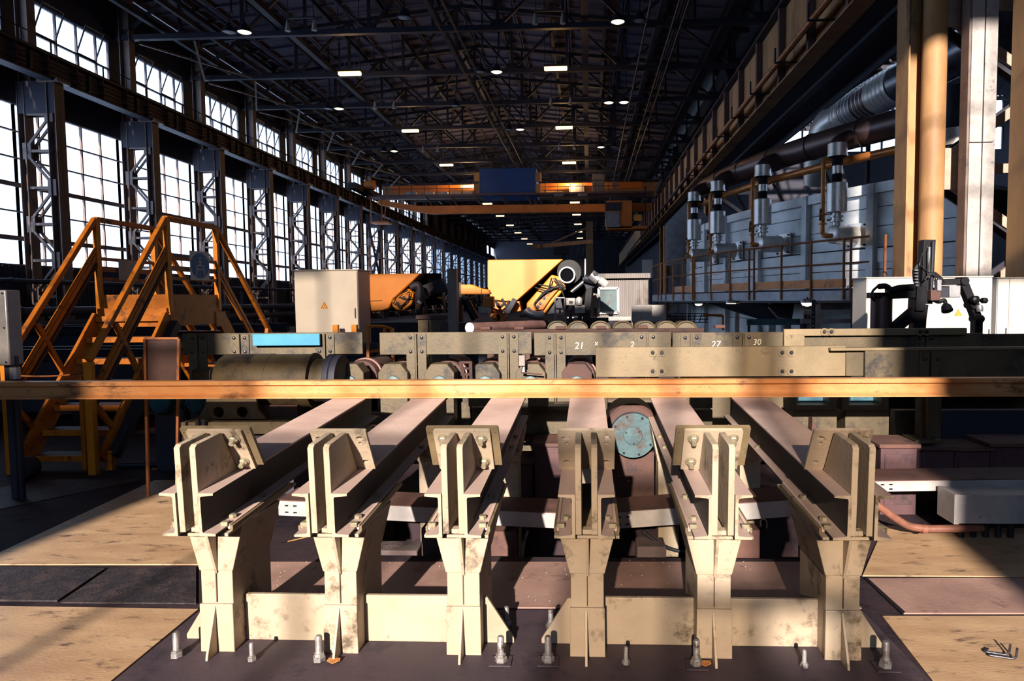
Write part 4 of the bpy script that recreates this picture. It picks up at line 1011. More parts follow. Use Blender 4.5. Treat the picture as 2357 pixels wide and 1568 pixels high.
sy.lathe([(.014, 0), (.014, .002)], (.0085, 0, .092), (1, 0, 0), 12)
sy.obj('figure', 'white_paint', sg)
c = SX(297, 622, SXL + .05)
w = MB().box(SXL + .035, SXL + .041, c.y - .17, c.y + .17, c.z - .13, c.z + .12).obj('blank_sign', 'white_dirty', None); tag(w, 'blank pale metal sign on the left stair rail', 'sign')

# chain between the newels and cloth scrap
tag(MB().path([(SXL, Y0s, 1.0), ((SXL + SXR) / 2, Y0s, .985), (SXR, Y0s, 1.02)], .008, 6, .2).obj('chain_bar', 'rust_rail'), 'thin rusty bar closing the foot of the yellow stairs', 'bar')

# junction box at the left edge
a, b = S(-60, 668, 5.6), S(23, 842, 5.6)
t = thing('junction_box', 'grey switch box on a pipe at the left picture edge', 'switch box', (a.x, 5.6, 0))
MB().box(0, b.x - a.x, 0, .15, b.z, a.z).obj('box_body', 'galv', t, bevel=.012)
for zz in (a.z - .03, b.z + .03, (a.z + b.z) / 2): MB().cyl((b.x - a.x - .03, 0, zz), (b.x - a.x - .03, -.006, zz), .008, 8).obj('screw', 'bolt_dark', t)
cx = S(30, 860, 5.65).x - a.x
MB().cyl((cx, .07, 0), (cx, .07, b.z + .08), .03, 10).obj('conduit', 'dark_steel', t)
MB().cyl((cx, .07, b.z - .12), (cx, .07, b.z - .02), .04, 10).obj('gland', 'galv', t)
MB().bar((cx - .06, .09, 0), (cx - .06, .09, b.z + .1), .07, .04).obj('stand', 'wall_dark', t)
p = SZ(45, 1085, .09)
tag(MB().lathe([(.10, 0), (.11, .02), (.11, .12), (.10, .14)], p + V((0, 0, .02)), (.2, 1, 0), 20).obj('pipe_stub', 'wall_dark'), 'dark pipe stub lying at the foot of the stairs', 'pipe')

# ================================================================== cabinets
def cabinet(px, Y, ztop_px, lab, m, doors, depth=.6, z0=.12, sign=None, grp='electrical cabinets', eye=False):
    a, b = S(px[0], ztop_px, Y), S(px[1], ztop_px, Y)
    t = thing('electrical_cabinet', lab, 'cabinet', (a.x, Y, 0), grp)
    w, zt = b.x - a.x, a.z
    MB().box(0, w, .02, depth, z0, zt).obj('body', m, t, bevel=.008)
    MB().box(-.015, w + .015, 0, depth + .02, zt, zt + .02).obj('roof', m, t, bevel=.006)
    MB().box(.02, w - .02, .06, depth - .04, 0, z0).obj('plinth', 'wall_dark', t)
    xs = [0] + [S(d, ztop_px, Y).x - a.x for d in doors] + [w]
    for i in range(len(xs) - 1):
        d = MB().box(xs[i] + .006, xs[i + 1] - .006, -.003, .02, z0 + .02, zt - .012).obj('door', m, t, bevel=.005)
        MB().box(xs[i + 1] - .05, xs[i + 1] - .035, -.018, -.003, z0 + .9, z0 + 1.05).obj('handle', 'bolt_dark', d)
    if sign:
        p = S(sign[0], sign[1], Y); warn_sign(t, (p.x - a.x, -.004, p.z), .105)
    if eye:
        p = S(eye[0], eye[1], Y); MB().path([(p.x - a.x + .045 * cos(k), .05, zt + .06 + .045 * sin(k)) for k in [i * pi / 8 for i in range(17)]], .011, 6).obj('lifting_eye', 'dark_steel', t)
    return t
cabinet((676, 822), 10.5, 624, 'light grey electrical cabinet with warning triangle beside the stairs', 'white_paint', (), .6, .55, (747, 705))
for i, k in enumerate((776, 819)):
    p = S(k, 830, 10.3); tag(MB().box(p.x - .04, p.x + .04, 10.25, 10.32, 0, 1.35).obj('yellow_post', 'yellow'), 'short yellow post under the light grey cabinet, %s of two' % ('left' if i == 0 else 'right'), 'post')
cabinet((1996, 2285), 11.2, 641, 'white electrical cabinet with warning triangle behind the black gantry', 'white_paint', (2050, 2131), .6, .12, (2205, 722), eye=(2037, 655))
cabinet((2297, 2480), 11.6, 641, 'white electrical cabinet cut by the right picture edge', 'white_paint', (2324,), .6, .12)
# sheet guard leaning between, pale panels beside the shed are below

# ================================================================== black manipulator gantry at the right
t = thing('black_gantry', 'black jointed manipulator gantry standing before the white cabinet', 'machine', S(2125, 790, 8.6)); o = t.location
Yg = 8.6
def gb(p, q, w, nm, m='black', d=.1, Y=Yg):
    a, b = S(*p, Y) - o, S(*q, Y) - o; return MB().bar(a, b, d, w * Y / FPX, (0, 0, 1) if abs(b.z - a.z) < abs(b.x - a.x) else (1, 0, 0)).obj(nm, m, t, bevel=.006)
gb((2134, 553), (2127, 700), 26, 'mast', 'black', .14)
gb((2147, 556), (2141, 690), 5, 'rack_rail', 'dark_steel', .05, Yg - .1)
gb((2139, 568), (2137, 640), 5, 'piston_rod', 'chrome', .04, Yg - .12)
MB().path([S(2118, 660, Yg) - o, S(2108, 650, Yg) - o, S(2106, 620, Yg) - o, S(2116, 608, Yg) - o, S(2123, 612, Yg) - o], .035, 8, .1).obj('cable_chain', 'rubber', t)
for k in range(6): 
    p = S(2109, 622 + 7 * k, Yg - .08) - o; MB().box(p.x - .02, p.x + .02, p.y - .01, p.y + .02, p.z - .008, p.z + .008).obj('chain_link', 'galv', t)
gb((2112, 660), (2108, 716), 20, 'carriage', 'black', .22)
gb((2042, 676), (2105, 673), 25, 'horizontal_arm', 'black', .15)
MB().path([S(2022, 660, Yg - .1) - o, S(2040, 658, Yg - .1) - o, S(2050, 668, Yg - .12) - o, S(2070, 662, Yg - .12) - o, S(2105, 660, Yg - .1) - o], .035, 8, .15).obj('hose_bundle', 'rubber', t)
MB().path([S(2025, 655, Yg - .1) - o, S(2008, 670, Yg - .1) - o, S(2005, 685, Yg - .1) - o, S(2014, 693, Yg - .1) - o], .016, 8, .15).obj('hose_loop', 'rubber', t)
a, b = S(2013, 683, Yg) - o, S(2059, 800, Yg) - o
MB().lathe([(abs(b.x - a.x) / 2, 0), (abs(b.x - a.x) / 2, a.z - b.z)], ((a.x + b.x) / 2, .1, b.z), (0, 0, 1), 24).obj('pedestal', 'duct_brown', t)
MB().box(a.x - .02, b.x + .02, -.02, .2, a.z - .02, a.z + .05).obj('pedestal_cap', 'black', t)
gb((2110, 712), (2052, 762), 22, 'brace', 'black', .14)
gb((2118, 700), (2108, 770), 26, 'lower_mast', 'black', .14); gb((2124, 725), (2120, 790), 12, 'support_rod', 'dark_steel', .08)
a, b = S(2150, 662, Yg) - o, S(2172, 685, Yg) - o; MB().box(a.x, b.x, -.12, .1, b.z, a.z).obj('valve_block', 'dark_steel', t, bevel=.005)
a, b = S(2172, 658, Yg) - o, S(2197, 685, Yg) - o; MB().box(a.x, b.x, -.14, .1, b.z, a.z).obj('drive_box', 'galv', t, bevel=.01)
a, b = S(2128, 668, Yg) - o, S(2150, 692, Yg) - o; MB().box(a.x, b.x, -.16, -.02, b.z, a.z).obj('valve_block', 'rust_dark', t, bevel=.005)
a, b = S(2141, 645, Yg) - o, S(2150, 670, Yg) - o; MB().box(a.x, b.x, -.18, -.1, b.z, a.z).obj('solenoid', 'galv', t, bevel=.005)
for (q, w) in ((((2155, 650), (2215, 648)), 14), (((2213, 646), (2235, 700)), 17), (((2235, 700), (2248, 735)), 17), (((2248, 733), (2246, 808)), 17)):
    gb(q[0], q[1], w, 'boom_section', 'black', .12)
for q in ((2213, 647), (2236, 702), (2248, 734)):
    p = S(*q, Yg) - o; MB().cyl((p.x, -.09, p.z), (p.x, .09, p.z), .05, 14).obj('joint', 'black', t)
MB().path([S(2148, 690, Yg - .1) - o, S(2160, 696, Yg - .1) - o, S(2174, 690, Yg - .1) - o, S(2176, 698, Yg - .1) - o], .025, 8, .05).obj('lamp_arm', 'black', t)
p = S(2176, 700, Yg - .1) - o; MB().lathe([(.03, 0), (.055, .03), (.066, .09), (.06, .10)], p, (.05, -.5, -1), 20).obj('lamp_head', 'black', t)
for q, r in (((2240, 690), .05), ((2261, 692), .035)): p = S(*q, Yg - .1) - o; MB().lathe([(r * .4, -.03), (r, 0), (r, .05), (r * .5, .07)], p, (.3, -1, 0), 16).obj('roller', 'black', t)
p = S(2254, 706, Yg - .1) - o; MB().lathe([(.03, 0), (.042, .03), (.036, .08)], p + V((0, 0, .02)), (.1, 0, -1), 16).obj('oiler_cup', 'galv', t)
for k in range(4):
    q = [S(2128 + 3 * k, 645 - 6 * k, Yg - .15) - o, S(2140 + 4 * k, 632 - 2 * k, Yg - .15) - o, S(2150 + 6 * k, 634 + 2 * k, Yg - .15) - o, S(2156 + 6 * k, 650, Yg - .12) - o]
    MB().path(q, .009, 6, .08).obj('hose', 'rubber', t)
MB().path([S(2136, 566, Yg - .1) - o, S(2120, 590, Yg - .1) - o, S(2118, 612, Yg - .1) - o, S(2140, 628, Yg - .1) - o], .006, 6, .1).obj('cable', 'rubber', t)
MB().box(-1.05, 1.1, -.1, .25, -o.z + .9, -o.z + 1.12).obj('base_beam', 'black', t)
for x in (-.6, .0, .7): MB().box(x - .06, x + .06, 0, .15, -o.z, -o.z + .92).obj('base_leg', 'black', t)

# dark filler boxes added to darken the lit floor behind the stairs
for i, (x0, x1, y, d, h, lab) in enumerate(((-12.5, -6.2, 9.6, .7, 1.05, 'long dark steel trough added behind the foot of the yellow stairs'), (-14.0, -5.9, 12.2, .9, 1.3, 'dark steel filler added behind the yellow stairs towards the wall'), (-4.75, -3.1, 9.3, .5, 1.1, 'dark steel trough added between the stairs and the grey cabinet'))):
    t = thing('dark_filler', lab, 'filler', (x0, y, 0), 'dark fillers by the stairs')
    MB().box(0, x1 - x0, 0, d, .12, h - .15).obj('body', 'wall_dark', t, bevel=.01)
    MB().box(-.03, x1 - x0 + .03, -.04, .06, h - .16, h).obj('rim', 'dark_steel', t, bevel=.005); MB().box(-.03, x1 - x0 + .03, d - .06, d + .04, h - .16, h).obj('rim', 'dark_steel', t, bevel=.005)
    n = max(2, int((x1 - x0) / 1.2))
    for k in range(n + 1): MB().box((x1 - x0 - .1) * k / n, (x1 - x0 - .1) * k / n + .1, -.05, d, 0, h - .16).obj('rib', 'dark_steel', t)
# ================================================================== rotary furnace
FC, FR = V((28.65, 30.0, 0)), 24.0
def on_circle(px, R, py=690):
    """floor plan point where the line of sight through px meets the circle of radius R (near side)"""
    d = ray(px, py); d = V((d.x, d.y)); c = V((FC.x, FC.y)); d.normalize()
    b = d.dot(c); k = c.length_squared - R * R
    t = b - math.sqrt(max(b * b - k, 0)); p = d * t
    return p
def ang_of(p): return math.atan2(p.y - FC.y, p.x - FC.x)
def arc(a, R, z=0): return V((FC.x + R * cos(a), FC.y + R * sin(a), z))
A0 = math.atan2(15.2 - 30, 9.4 - 28.65); A1 = math.radians(-180 - 6)
if A0 > 0: A0 -= 2 * pi
A0 = -2.545
NP = 7
fz = thing('rotary_furnace', 'silver panelled curved furnace wall behind the railed platform', 'furnace', (0, 0, 0))
def arcbox(a0, a1, r0, r1, z0, z1, n=3):
    mb = MB()
    for i in range(n):
        p, q = a0 + (a1 - a0) * i / n, a0 + (a1 - a0) * (i + 1) / n
        A, B, C, D = arc(p, r0), arc(q, r0), arc(q, r1), arc(p, r1)
        mb.prism([(A.x, A.y, z0), (B.x, B.y, z0), (C.x, C.y, z0), (D.x, D.y, z0)], (0, 0, z1 - z0))
    return mb
ZT = 4.68
pa = [A0 + (A1 - A0) * i / NP for i in range(NP + 1)]
for i in range(NP):
    p, q = pa[i], pa[i + 1]; e = .0035
    for k, (z0, z1) in enumerate(((.3, 1.0), (1.02, 1.9), (1.92, 2.42), (2.44, 2.95), (3.02, 3.55), (3.57, 4.05), (4.07, 4.45))):
        arcbox(p + e, (p + q) / 2 - .0008, FR - .05, FR, z0, z1).obj('wall_panel', 'furnace', fz)
        arcbox((p + q) / 2 + .0008, q - e, FR - .05, FR, z0, z1).obj('wall_panel', 'furnace', fz)
    arcbox(p, q, FR, FR + .12, 4.42, ZT).obj('top_beam', 'furnace', fz)
    arcbox(p + e, q - e, FR, FR + .05, 2.62, 2.98).obj('belt_plate', 'furnace', fz)
for a in pa:
    arcbox(a - .0045, a + .0045, FR - .02, FR + .16, .2, ZT, 1).obj('buckstay', 'furnace', fz)
arcbox(A0, A1, FR - 8, FR - .1, 4.3, 4.4, 16).obj('roof_deck', 'wall_dark', fz)
arcbox(A0, A1, FR - .3, FR - .06, .2, 4.4, 16).obj('shell', 'wall_dark', fz)

# platform round the furnace
RP = FR + 1.75; ZD = 1.92
pf = thing('furnace_platform', 'curved steel service platform in front of the furnace', 'platform', (0, 0, 0))
arcbox(A0 - .05, A1 - .1, FR + .1, RP, ZD - .06, ZD, 14).obj('deck', 'rust_dark', pf)
arcbox(A0 - .05, A1 - .1, RP - .03, RP + .02, ZD - .30, ZD - .05, 14).obj('fascia', 'galv', pf)
arcbox(A0 - .05, A1 - .1, RP - .1, RP + .04, ZD - .36, ZD - .30, 14).obj('bottom_flange', 'dark_steel', pf)
for i in range(12):
    a = A0 - .045 + (A1 - A0 - .04) * i / 11
    A = arc(a, RP - .1, 0); MB().bar(arc(a, FR - .2, ZD - .3), arc(a, RP, ZD - .3), .1, .2).obj('cross_beam', 'dark_steel', pf)
    if i % 2 == 1: MB().box(A.x - .06, A.x + .06, A.y - .06, A.y + .06, 0, ZD - .3).obj('leg', 'galv', pf)
rlg = thing('platform_railing', 'rusty orange railing with toe boards along the curved platform', 'railing', (0, 0, 0))
for z, r in ((ZD + 1.22, .028), (ZD + .62, .022)):
    MB().path([arc(A0 - .05 + (A1 - .1 - A0 + .05) * i / 28, RP, z) for i in range(29)], r, 8).obj('rail', 'rust_rail', rlg)
PPXS = [1549, 1572, 1594, 1598, 1636, 1680, 1724, 1735, 1798, 1866, 1941, 1957, 2035, 1515, 1522, 1532]
for k in PPXS:
    p = on_circle(k, RP + .03)
    MB().bar((p.x, p.y, ZD - .28), (p.x, p.y, ZD + 1.22), .05, .05).obj('post', 'pipe_orange' if k < 1700 else 'rust_rail', rlg)
for a, b in ((1640, 1724), (1735, 1865), (1866, 1946), (1957, 2060), (1549, 1596)):
    p, q = ang_of(on_circle(a, RP)), ang_of(on_circle(b, RP))
    arcbox(p, q, RP - .01, RP + .015, ZD + .02, ZD + .24, 3).obj('toe_board', 'pipe_orange', rlg)

# burners with their risers
def burner(px, lab, sc_=1.0):
    p = on_circle(px, FR + .85, 540); a = ang_of(p); n = V((cos(a), sin(a), 0)); tg = V((-sin(a), cos(a), 0))
    t = thing('burner', lab, 'burner', (p.x, p.y, 0), 'furnace burners'); o = t.location
    zb = 3.36
    MB().lathe([(.25, 0), (.25, .75), (.22, .77)], -n * .62 + V((0, 0, zb)), n, 24).obj('burner_body', 'silver', t)
    f = -n * .80 + V((0, 0, zb)); MB().bar(f, f + n * .05, .66, .66).obj('wall_flange', 'silver', t, bevel=.01)
    for s in (-1, 1):
        for u in (-1, 1): MB().cyl(f + tg * .27 * s + V((0, 0, .27 * u)), f + tg * .27 * s + V((0, 0, .27 * u)) + n * .1, .03, 6).obj('bolt', 'bolt_dark', t)
    MB().lathe([(.10, 0), (.10, .12), (.17, .12), (.17, .16), (.13, .16), (.13, .24), (.17, .24), (.17, .28), (.12, .28), (.12, .40)], V((0, 0, zb + .22)), (0, 0, 1), 20).obj('valve', 'silver', t)
    MB().cyl(V((0, 0, zb + .42)) - tg * .02, V((0, 0, zb + .42)) - tg * .32, .025, 8).obj('valve_lever', 'galv', t)
    MB().lathe([(.24, 0), (.26, .02), (.26, .76), (.24, .78)], V((0, 0, zb + .58)), (0, 0, 1), 28).obj('silencer', 'silver', t)
    pr = [(.13, 0)] + [(.125 + .02 * (i % 2), .02 + .02 * i) for i in range(10)] + [(.12, .24)]
    MB().lathe(pr, V((0, 0, zb + 1.36)), (0, 0, 1), 18).obj('bellows', 'dark_steel', t)
    MB().cyl(V((0, 0, zb + 1.60)), V((0, 0, zb + 1.80)), .13, 18).obj('riser', 'silver', t)
    MB().lathe([(r, h) for r, h in pr], V((0, 0, zb + 1.80)), (0, 0, 1), 18).obj('bellows', 'dark_steel', t)
    z = zb + 2.04
    MB().path([V((0, 0, z)), V((0, 0, z + .32)), V((0, 0, z + .5)) - n * .35, V((0, 0, z + .55)) - n * .75], .23, 18, .2, 4).obj('elbow', 'duct_brown', t)
    MB().lathe([(.26, 0), (.26, .05), (.245, .06), (.245, .34)], V((0, 0, z)), (0, 0, 1), 20).obj('collar', 'silver', t)
    g = -tg * -.0
    s = tg * .36 if (tg.x < 0) else -tg * .36
    q = n * .12
    MB().path([s - n * .42 + V((0, 0, 5.34)), s + q + V((0, 0, 5.42)), s + q + V((0, 0, zb + .05)), s * .4 + n * .28 + V((0, 0, zb - .04)), n * .12 + V((0, 0, zb - .02))], .06, 10, .14).obj('gas_pipe', 'pipe_orange', t)
    for zz in (zb + .55, zb + .30): MB().lathe([(.11, 0), (.11, .04)], s + q + V((0, 0, zz)), (0, 0, 1), 14).obj('flange', 'pipe_orange', t)
    MB().bar(s + q + n * .08 + V((0, 0, zb + .72)), s + q + n * .1 + V((0, 0, zb + .40)), .04, .05).obj('valve_handle', 'rust_dark', t)
    return a
ba = [burner(k, l) for k, l in ((1925, 'nearest silver burner with tall riser on the furnace wall'), (1755, 'second silver burner along the furnace wall, counted from the column'), (1652, 'third silver burner along the furnace wall'), (1598, 'farthest silver burner at the left end of the furnace wall'))]
hd = thing('header_duct', 'thick brown air header duct curving along the furnace top', 'duct', (0, 0, 0))
MB().path([arc(A0 - .03 + (ba[3] - .05 - A0 + .03) * i / 20, FR + .1, 6.07) for i in range(21)], .36, 18).obj('duct_run', 'duct_brown', hd)
for i in range(6):
    a = A0 + (ba[3] - A0) * (i + .5) / 6; u = arc(a + .001, 1) - arc(a, 1)
    MB().lathe([(.385, 0), (.385, .06)], arc(a, FR + .1, 6.07), V((-sin(a), cos(a), 0)), 20).obj('joint_band', 'duct_brown', hd)
for a in (A0 + .12, A0 + .3, A0 + .5):
    P = arc(a, FR + .02, 4.6); MB().box(P.x - .08, P.x + .08, P.y - .08, P.y + .08, 4.5, 5.75).obj('duct_support', 'dark_steel', hd)
gp = thing('gas_main', 'long rusty orange gas main curving below the header duct', 'pipe', (0, 0, 0))
MB().path([arc(A0 - .035 + (ba[3] - A0 + .035) * i / 20, FR + .42, 5.34) for i in range(21)], .11, 12).obj('pipe_run', 'pipe_orange', gp)
for i in range(5):
    P = arc(A0 + (ba[3] - A0) * (i + .7) / 5, FR + .42, 5.22); q = arc(A0 + (ba[3] - A0) * (i + .7) / 5, FR + .05, 4.66); MB().bar(P, q, .06, .06).obj('bracket', 'rust_dark', gp)

# big silver duct climbing to the right
bd = thing('spiral_duct', 'big silver spiral duct with dark bands rising behind the right column', 'duct', (0, 0, 0))
dp = [S(1888, 420, 27.5), S(1890, 350, 27.0), S(1905, 290, 26.5), S(1935, 270, 26), S(2000, 235, 24), S(2075, 190, 22), S(2200, 130, 19.5), S(2330, 60, 18)]
MB().path(dp[:4], .62, 24, .5).obj('elbow', 'silver', bd)
def dseg(p, q, n=3, m='silver_dark', r=.6): MB().path([p + (q - p) * (i / n) for i in range(n + 1)], r, 24).obj('duct_section', m, bd)
for i, (u, v, m, r) in enumerate(((0, .22, 'silver', .6), (.23, .42, 'galv', .59), (.43, .66, 'duct_brown', .56), (.67, 1, 'silver', .6))):
    A, B = dp[3], dp[5]; dseg(A + (B - A) * u, A + (B - A) * v, 3, m, r)
for k in range(16):
    u = k / 16; c = dp[3] + (dp[5] - dp[3]) * u; MB().lathe([(.625, 0), (.64, .02), (.625, .04)], c, dp[5] - dp[3], 24, False).obj('seam', 'silver', bd)
dseg(dp[5], dp[7], 4)
MB().bar(dp[4] + V((0, 0, -.5)), dp[4] + V((0, 0, -4.0)), .12, .12).obj('hanger', 'dark_steel', bd)
t = thing('vertical_duct', 'silver vertical duct with a flared collar behind the right lattice column', 'duct', (0, 0, 0))
c = S(2196, 330, 19.5)
for (z0, z1, r, m) in ((c.z - .1, c.z + .35, .46, 'silver'), (c.z - .45, c.z - .1, .40, 'dark_steel'), (c.z - 1.3, c.z - .45, .32, 'silver'), (2.2, c.z - 1.3, .36, 'silver_dark'), (c.z + .35, c.z + 1.5, .40, 'dark_steel')):
    MB().cyl((c.x, c.y, z0), (c.x, c.y, z1), r, 20).obj('duct_section', m, t)
MB().cyl((c.x, c.y, 0), (c.x, c.y, 2.2), .3, 14).obj('base', 'wall_dark', t)

# grey end panel of the furnace at the left
t = thing('end_panel', 'flat grey end panel at the far left of the furnace', 'panel', S(1560, 690, 34)); o = t.location
MB().prism([S(1532, 515, 34) - o, S(1582, 464, 34) - o, S(1632, 500, 34) - o, S(1632, 600, 34) - o, S(1534, 612, 34) - o], (0, .1, 0)).obj('sheet', 'galv', t)
for k in (1606, 1625): p = S(k, 600, 34) - o; MB().box(p.x - .1, p.x + .1, .02, .2, -o.z, p.z).obj('leg', 'dark_steel', t)

# under the platform: hopper, rails, perforated posts, lamps
t = thing('hopper', 'dark sloping hopper under the furnace platform', 'hopper', S(1800, 760, 20)); o = t.location
MB().prism([S(1640, 700, 20) - o, S(1828, 700, 20) - o, S(1822, 742, 20) - o, S(1775, 742, 20) - o], (0, .5, 0)).obj('hopper_body', 'wall_dark', t)
MB().bar(S(1768, 708, 19.9) - o, S(1790, 732, 19.9) - o, .08, .05).obj('edge_strip', 'galv', t); MB().bar(S(1790, 732, 19.9) - o, S(1828, 738, 19.9) - o, .08, .05).obj('edge_strip', 'galv', t)
for k in (1780, 1815): p = S(k, 740, 20.1) - o; MB().box(p.x - .1, p.x + .1, .2, .5, -o.z, p.z).obj('leg', 'furnace', t)
for i, (px, Y) in enumerate((((1850, 714, 2000, 723), 17.2), ((1845, 735, 2000, 744), 17.0), ((1720, 735, 1850, 748), 19.3))):
    a, b = S(px[0], px[1], Y), S(px[2], px[3], Y)
    t = thing('cross_rail', ['upper pale cross rail under the platform near the white cabinet', 'lower pale cross rail under the platform near the white cabinet', 'teal grey beam under the hopper'][i], 'rail', (a.x, Y, 0))
    MB().box(0, b.x - a.x, 0, .1, b.z, a.z).obj('rail', 'galv' if i < 2 else 'teal_deep', t, bevel=.005)
    for k in (.03, (b.x - a.x) * .95): MB().box(k, k + .06, .03, .09, 0, b.z).obj('leg', 'wall_dark', t)
for i, k in enumerate((1873, 1964)):
    p, q = S(k, 690, 16.6), S(k, 752, 16.6)
    t = thing('perforated_post', 'dark perforated post under the platform, %s of two' % ('left' if i == 0 else 'right'), 'post', (p.x, 16.6, 0))
    hs = [(0, .25 + j * .11, .018, .018) for j in range(12)]
    plate_holes([(-.045, 0), (.045, 0), (.045, p.z), (-.045, p.z)], hs, .02, 8).obj('strip', 'dark_steel', t)
for i, (k, yy, Y) in enumerate(((1608, 702, 25.5), (1683, 702, 21), (1858, 702, 17.6))):
    p = S(k, yy, Y)
    t = thing('platform_lamp', 'glowing oval lamp under the furnace platform, %s from the left' % ORD[i], 'lamp', p, 'lamps under the platform')
    MB().lathe([(.06, .16), (.16, .12), (.17, .06)], (0, 0, 0), (0, 0, 1), 18).obj('hood', 'galv', t)
    MB().lathe([(.02, -.04), (.11, -.015), (.15, .05)], (0, 0, 0), (0, 0, 1), 18).obj('bulb', 'lamp_white', t)
    MB().cyl((0, 0, .15), (0, 0, ZD - .36 - p.z + .02 if ZD - .36 - p.z > .16 else .2), .02, 8).obj('stem', 'dark_steel', t)
# wire baskets and yellow bracket pipe far under the platform
t = thing('wire_basket', 'dark wire basket under the left end of the platform', 'basket', S(1590, 745, 24)); o = t.location
for k in range(7): MB().bar(S(1540 + 15 * k, 722, 24) - o, S(1545 + 13 * k, 742, 24) - o, .03, .03).obj('wire', 'dark_steel', t)
for yy in (722, 728, 735, 742): MB().bar(S(1540, yy, 24) - o, S(1630, yy, 24) - o, .03, .03).obj('wire', 'dark_steel', t)
MB().box(-.1, .1, -.1, .1, -o.z, -.01).obj('stand', 'wall_dark', t)
tag(MB().path([S(1618, 725, 19), S(1664, 726, 19), S(1664, 760, 19)], .035, 8, .05).obj('bent_pipe', 'pipe_orange'), 'bent orange pipe under the platform left of the hopper', 'pipe')

# ================================================================== yellow forge machines
def pxprism(par, pts, Y, d, m, nm, bev=.01):
    o = par.location; return MB().prism([S(*p, Y) - o for p in pts], (0, d, 0)).obj(nm, m, par, bevel=bev)
def pxtube(par, pts, Y, r, m, nm, n=8, bend=.1):
    o = par.location; return MB().path([S(*p, Y) - o for p in pts], r, n, bend).obj(nm, m, par)
def pxdisc(par, c, Y, r, d, m, nm, n=20, inner=None):
    o = par.location; p = S(*c, Y) - o
    pr = [(r, 0), (r, d)] if inner is None else [(inner, 0), (r, 0), (r, d), (inner, d), (inner, 0)]
    return MB().lathe(pr, p, (0, 1, 0), n, inner is None).obj(nm, m, par)
YM = 16.0
t = thing('forging_machine', 'big bright yellow machine with hooded panel, hoses and inclined arm', 'machine', S(1250, 760, YM), 'yellow machines')
pxprism(t, [(1122, 600), (1124, 598), (1296, 597), (1192, 690), (1180, 695), (1130, 690), (1122, 660)], YM, .9, 'yellow_clean', 'hood_panel', .03)
pxprism(t, [(1130, 690), (1195, 692), (1200, 716), (1165, 722), (1135, 712)], YM + .1, .7, 'yellow_worn', 'lower_body', .02)
pxprism(t, [(1296, 597), (1348, 596), (1348, 706), (1200, 712), (1196, 690)], YM + .75, .4, 'shade_black', 'dark_hood')
MB().bar(S(1347, 596, YM + .72) - t.location, S(1347, 640, YM + .72) - t.location, .03, .03).obj('hood_edge', 'galv', t)
pxprism(t, [(1212, 698), (1270, 632), (1296, 640), (1302, 662), (1270, 700), (1255, 722), (1225, 722), (1212, 712)], YM - .25, .35, 'yellow', 'inclined_arm', .03)
pxprism(t, [(1226, 702), (1268, 655), (1288, 664), (1266, 690), (1250, 714), (1232, 714)], YM - .33, .08, 'yellow_worn', 'arm_cover', .02)
for c in ((1238, 706), (1243, 698), (1252, 686), (1262, 672)): pxdisc(t, c, YM - .36, .035, .04, 'bolt_dark', 'cover_bolt', 10)
pxdisc(t, (1305, 633), YM - .35, .19, .1, 'chrome', 'ring', 32, .155)
pxdisc(t, (1305, 633), YM - .30, .155, .2, 'shade_black', 'ring_core', 28)
pxdisc(t, (1310, 626), YM - .2, .28, .25, 'black', 'ring_housing', 28)
for pts in (((1238, 712), (1228, 700), (1255, 668), (1290, 660)), ((1232, 662), (1262, 672), (1290, 652), (1300, 668)), ((1240, 655), (1275, 662), (1300, 660)), ((1270, 640), (1262, 668), (1236, 690)), ((1278, 640), (1295, 672), (1302, 700))): pxtube(t, pts, YM - .42, .016, 'rubber', 'hose')
for k in range(4): pxtube(t, [(1274 + 4 * k, 640 + 2 * k), (1290 + 4 * k, 660 + 2 * k)], YM - .4, .022, 'chrome' if k % 2 else 'steel_bar', 'hydraulic_pipe')
pxtube(t, [(1315, 672), (1350, 643)], YM - .3, .045, 'chrome', 'piston_rod', 12)
pxtube(t, [(1210, 712), (1218, 722), (1240, 727), (1252, 724)], YM - .35, .10, 'galv', 'guide_bow', 12)
pxprism(t, [(1262, 690), (1290, 682), (1298, 720), (1258, 724)], YM - .1, .3, 'dark_steel', 'bracket')
for pts in (((1140, 690), (1148, 710), (1160, 700)), ((1155, 688), (1170, 712), (1180, 695)), ((1172, 692), (1165, 715), (1150, 722))): pxtube(t, pts, YM - .15, .03, 'rubber', 'hose')
for c, r in (((1142, 731), .09), ((1155, 729), .11), ((1132, 722), .08)): pxdisc(t, c, YM - .2, r, .3, 'yellow_worn', 'gear_drum', 20)
pxprism(t, [(1160, 720), (1180, 686), (1190, 692), (1172, 724)], YM - .25, .15, 'dark_steel', 'lever_arm')
MB().box(-1.3, .75, .2, 1.1, -t.location.z, .6 - t.location.z + .6).obj('base', 'wall_dark', t)
pxprism(t, [(1195, 722), (1232, 718), (1232, 728), (1196, 732)], YM - .4, .3, 'dark_steel', 'pedal_frame')
# motor assembly to the right of it
t = thing('hydraulic_cylinder_unit', 'silver inclined hydraulic unit in front of the corrugated shed', 'machine', S(1375, 735, YM - .6))
Yq = YM - .6
pxtube(t, [(1345, 640), (1385, 652)], Yq, .09, 'dark_steel', 'yoke', 12); pxtube(t, [(1360, 632), (1378, 645)], Yq - .1, .12, 'galv', 'cylinder_head', 14)
pxtube(t, [(1378, 642), (1396, 656)], Yq - .1, .09, 'silver', 'cylinder_body', 14); pxtube(t, [(1368, 628), (1372, 634)], Yq - .2, .05, 'chrome', 'fitting', 10)
pxprism(t, [(1348, 668), (1364, 660), (1358, 738), (1340, 738)], Yq, .3, 'black', 'stand')
MB().box(-.18, .25, .0, .4, -t.location.z, .03).obj('plinth', 'black', t)
pxprism(t, [(1340, 640), (1360, 632), (1372, 660), (1350, 670)], Yq + .1, .2, 'dark_steel', 'mounting_plate')
